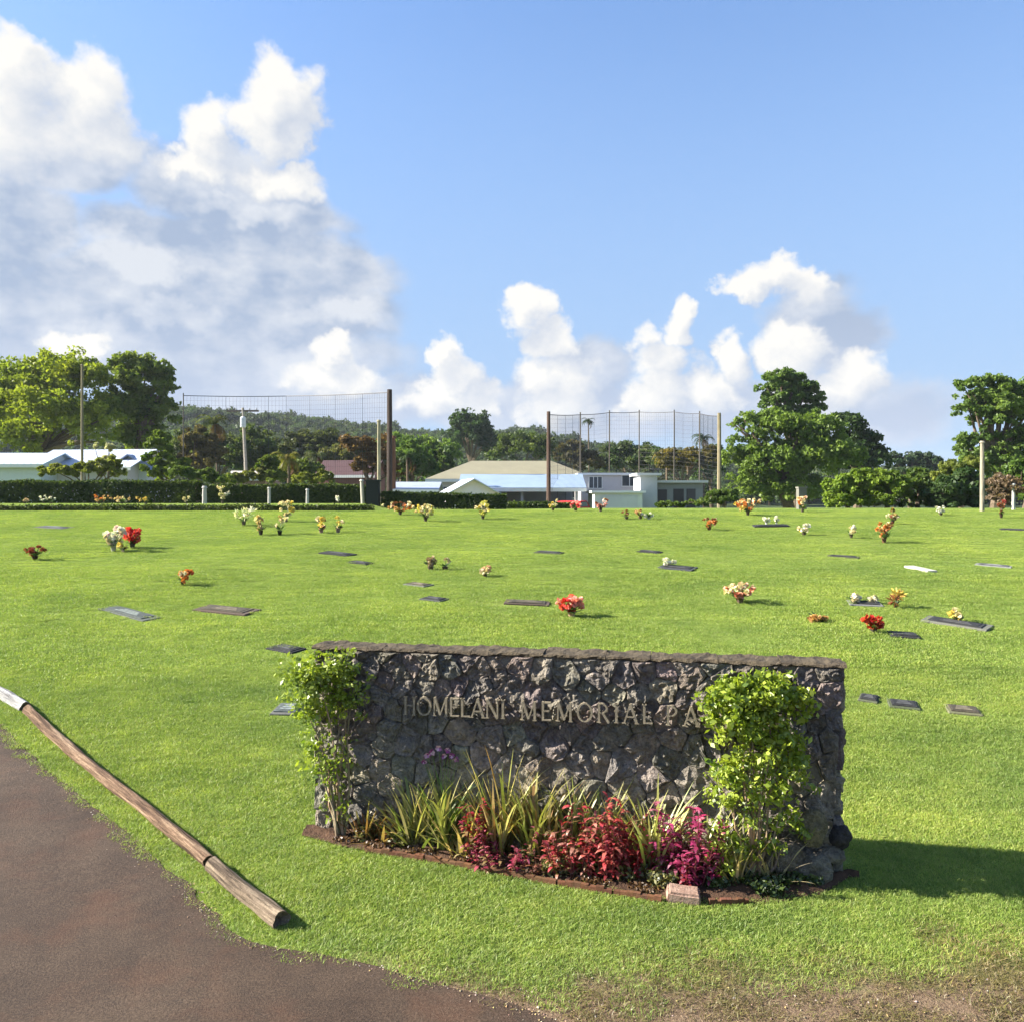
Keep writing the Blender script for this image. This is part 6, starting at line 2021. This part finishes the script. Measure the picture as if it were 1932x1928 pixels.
def grass_proto(seed, n, rad, h0, h1, w, cols, lean=0.5):
    rg = np.random.default_rng(seed)
    r = rad * np.sqrt(rg.random(n)); a = rg.uniform(0, 2 * np.pi, n)
    base = np.stack([r * np.cos(a), r * np.sin(a), np.full(n, -0.004)], 1)
    h = rg.uniform(h0, h1, n)
    b = rg.uniform(0, 2 * np.pi, n)
    ln = rg.uniform(0.1, lean, n) * h
    tip = base + np.stack([np.cos(b) * ln * 1.6, np.sin(b) * ln * 1.6, h], 1)
    mid = base + np.stack([np.cos(b) * ln * .5, np.sin(b) * ln * .5, h * .6], 1)
    c = b + rg.uniform(0.6, 2.5, n)
    side = np.stack([np.cos(c), np.sin(c), np.zeros(n)], 1) * (w * rg.uniform(.7, 1.3, n))[:, None]
    V = np.stack([base - side, base + side, mid + side * .8, tip], 1)
    V2 = np.stack([base - side, mid + side * .8, tip, mid - side * .8], 1)
    k = np.array(cols)[rg.integers(0, len(cols), n)] * rg.uniform(.78, 1.2, n)[:, None]
    mb = MB(); mb.quads(V2, k)
    return mb.mesh('grass_tuft', M_grass)


def build_grass():
    G = [(0.268, 0.375, 0.074), (0.288, 0.395, 0.078), (0.322, 0.41, 0.092), (0.208, 0.335, 0.058), (0.365, 0.41, 0.13)]
    DRY = [(0.26, 0.215, 0.10), (0.20, 0.19, 0.065), (0.32, 0.27, 0.155), (0.22, 0.21, 0.06), (0.20, 0.15, 0.075)]
    near = [grass_proto(i, 480, 0.15, 0.010, 0.031, 0.0020, G, 1.1) for i in range(4)]
    far = [grass_proto(10 + i, 700, 0.34, 0.012, 0.030, 0.0036, G, 1.2) for i in range(4)]
    dry = [grass_proto(20 + i, 240, 0.14, 0.010, 0.032, 0.0022, DRY, 1.6) for i in range(3)]
    rd = random.Random(77)
    A, B, D = ([], [], []), ([], [], []), ([], [], [])

    def blocked(x, y, m):
        if x < edge_x(y) + m and y < 24:
            return True
        if y < 7 and in_bed(x, y):
            return True
        for (mx, my, rz, hw, hd) in MARK_RECTS:
            if abs(x - mx) < 1.6 and abs(y - my) < 1.6:
                dx, dy = x - mx, y - my
                lx = dx * math.cos(rz) + dy * math.sin(rz); ly = -dx * math.sin(rz) + dy * math.cos(rz)
                if abs(lx) < hw + m * 0.25 and abs(ly) < hd + m * 0.25:
                    return True
        return False
    y = 3.2
    while y < 10.5:
        x = -(0.70 * y + 1.2)
        while x < 0.70 * y + 1.2:
            px, py = x + rd.uniform(-.06, .06), y + rd.uniform(-.06, .06)
            dryness = sstep(4.65, 4.0, py + 0.35 * mnoise.noise(Vector((px * 1.3, py * 1.3, 0))) - 0.13 * max(0, px - 0.4))
            if not blocked(px, py, rd.uniform(-0.03, 0.08)):
                thin = mnoise.noise(Vector((px * 2.2, py * 2.2, 5)))
                if rd.random() < dryness:
                    if rd.random() < 0.62 + 0.9 * thin:
                        T = D
                        T[0].append((px, py, gz(px, py))); T[1].append(rd.uniform(0, 6.28)); T[2].append(rd.uniform(.7, 1.15))
                else:
                    sc = 1.0 + 0.25 * mnoise.noise(Vector((px * .9, py * .9, 2))) + rd.uniform(-.12, .12)
                    A[0].append((px, py, gz(px, py))); A[1].append(rd.uniform(0, 6.28)); A[2].append(sc)
            x += 0.115
        y += 0.115
    y = 10.3
    while y < 33.6:
        st = 0.26 if y < 18 else 0.32
        x = -(0.68 * y + 1.5)
        while x < 0.68 * y + 1.5:
            px, py = x + rd.uniform(-.13, .13), y + rd.uniform(-.13, .13)
            if not blocked(px, py, 0.16):
                B[0].append((px, py, gz(px, py))); B[1].append(rd.uniform(0, 6.28)); B[2].append(1.0 + 0.3 * mnoise.noise(Vector((px * .5, py * .5, 2))) + rd.uniform(-.1, .1))
            x += st
        y += st
    scatter('lawn_grass', A[0], A[1], A[2], near, M_grass, 'short mown grass of the lawn around the stone sign')
    scatter('upper_lawn_grass', B[0], B[1], B[2], far, M_grass, 'short mown grass of the upper lawn between the graves')
    scatter('dry_verge_grass', D[0], D[1], D[2], dry, M_grass, 'sparse dry grass on the bare verge by the street')


build_grass()


def build_grit():
    """small stones and crumbs of dry litter along the street edge"""
    rd = random.Random(31)
    b = MB()
    for _ in range(2600):
        if rd.random() < 0.55:
            x = rd.uniform(-1.2, 3.6); y = rd.uniform(3.55, 4.55) - 0.0
            if x < edge_x(y) + 0.02 or rd.random() < sstep(4.0, 4.6, y):
                continue
            r = rd.uniform(0.003, 0.010); z = gz(x, y)
        else:
            y = rd.uniform(3.4, 8.5); x = edge_x(y) - abs(rd.gauss(0, 0.10)) + 0.02
            r = rd.uniform(0.002, 0.007); z = gz(x, y) + 0.012
        c = jit(rd.choice([(0.30, 0.22, 0.15), (0.20, 0.14, 0.10), (0.38, 0.33, 0.27), (0.14, 0.09, 0.06), (0.34, 0.26, 0.12)]), .3)
        k = [Vector((rd.uniform(.6, 1.3), rd.uniform(.6, 1.3), rd.uniform(.4, .8)))][0]
        p = Vector((x, y, z + r * 0.3))
        vs = [p + Vector(q) * r for q in ((k.x, 0, 0), (0, k.y, 0), (-k.x, 0, 0), (0, -k.y, 0), (0.2, 0.1, k.z), (0, 0, -k.z))]
        b.add(vs, [(0, 1, 4), (1, 2, 4), (2, 3, 4), (3, 0, 4), (1, 0, 5), (2, 1, 5), (3, 2, 5), (0, 3, 5)], c)
    put(b.build('street_gravel', M_wood), 'loose grit and crumbs of dry litter along the street edge', None, None, 'stuff')


build_grit()


# ------------------------------------------------------------------ air
def build_haze():
    bm = bmesh.new(); bmesh.ops.create_cube(bm, size=1.0)
    for v in bm.verts:
        v.co = Vector((v.co.x * 3400, 590 + v.co.y * 2060, 34 + v.co.z * 84))
    me = bpy.data.meshes.new('haze'); bm.to_mesh(me); bm.free()
    m, nt, out = new_mat('haze_air')
    pv = nt.nodes.new('ShaderNodeVolumePrincipled')
    pv.inputs['Color'].default_value = (0.80, 0.88, 1.0, 1)
    pv.inputs['Density'].default_value = 0.00016
    pv.inputs['Anisotropy'].default_value = 0.1
    nt.links.new(pv.outputs[0], out.inputs['Volume'])
    me.materials.append(m)
    o = bpy.data.objects.new('haze', me); C.objects.link(o)
    put(o, 'thin bluish haze in the air over the whole place', None, None, 'stuff')


build_haze()
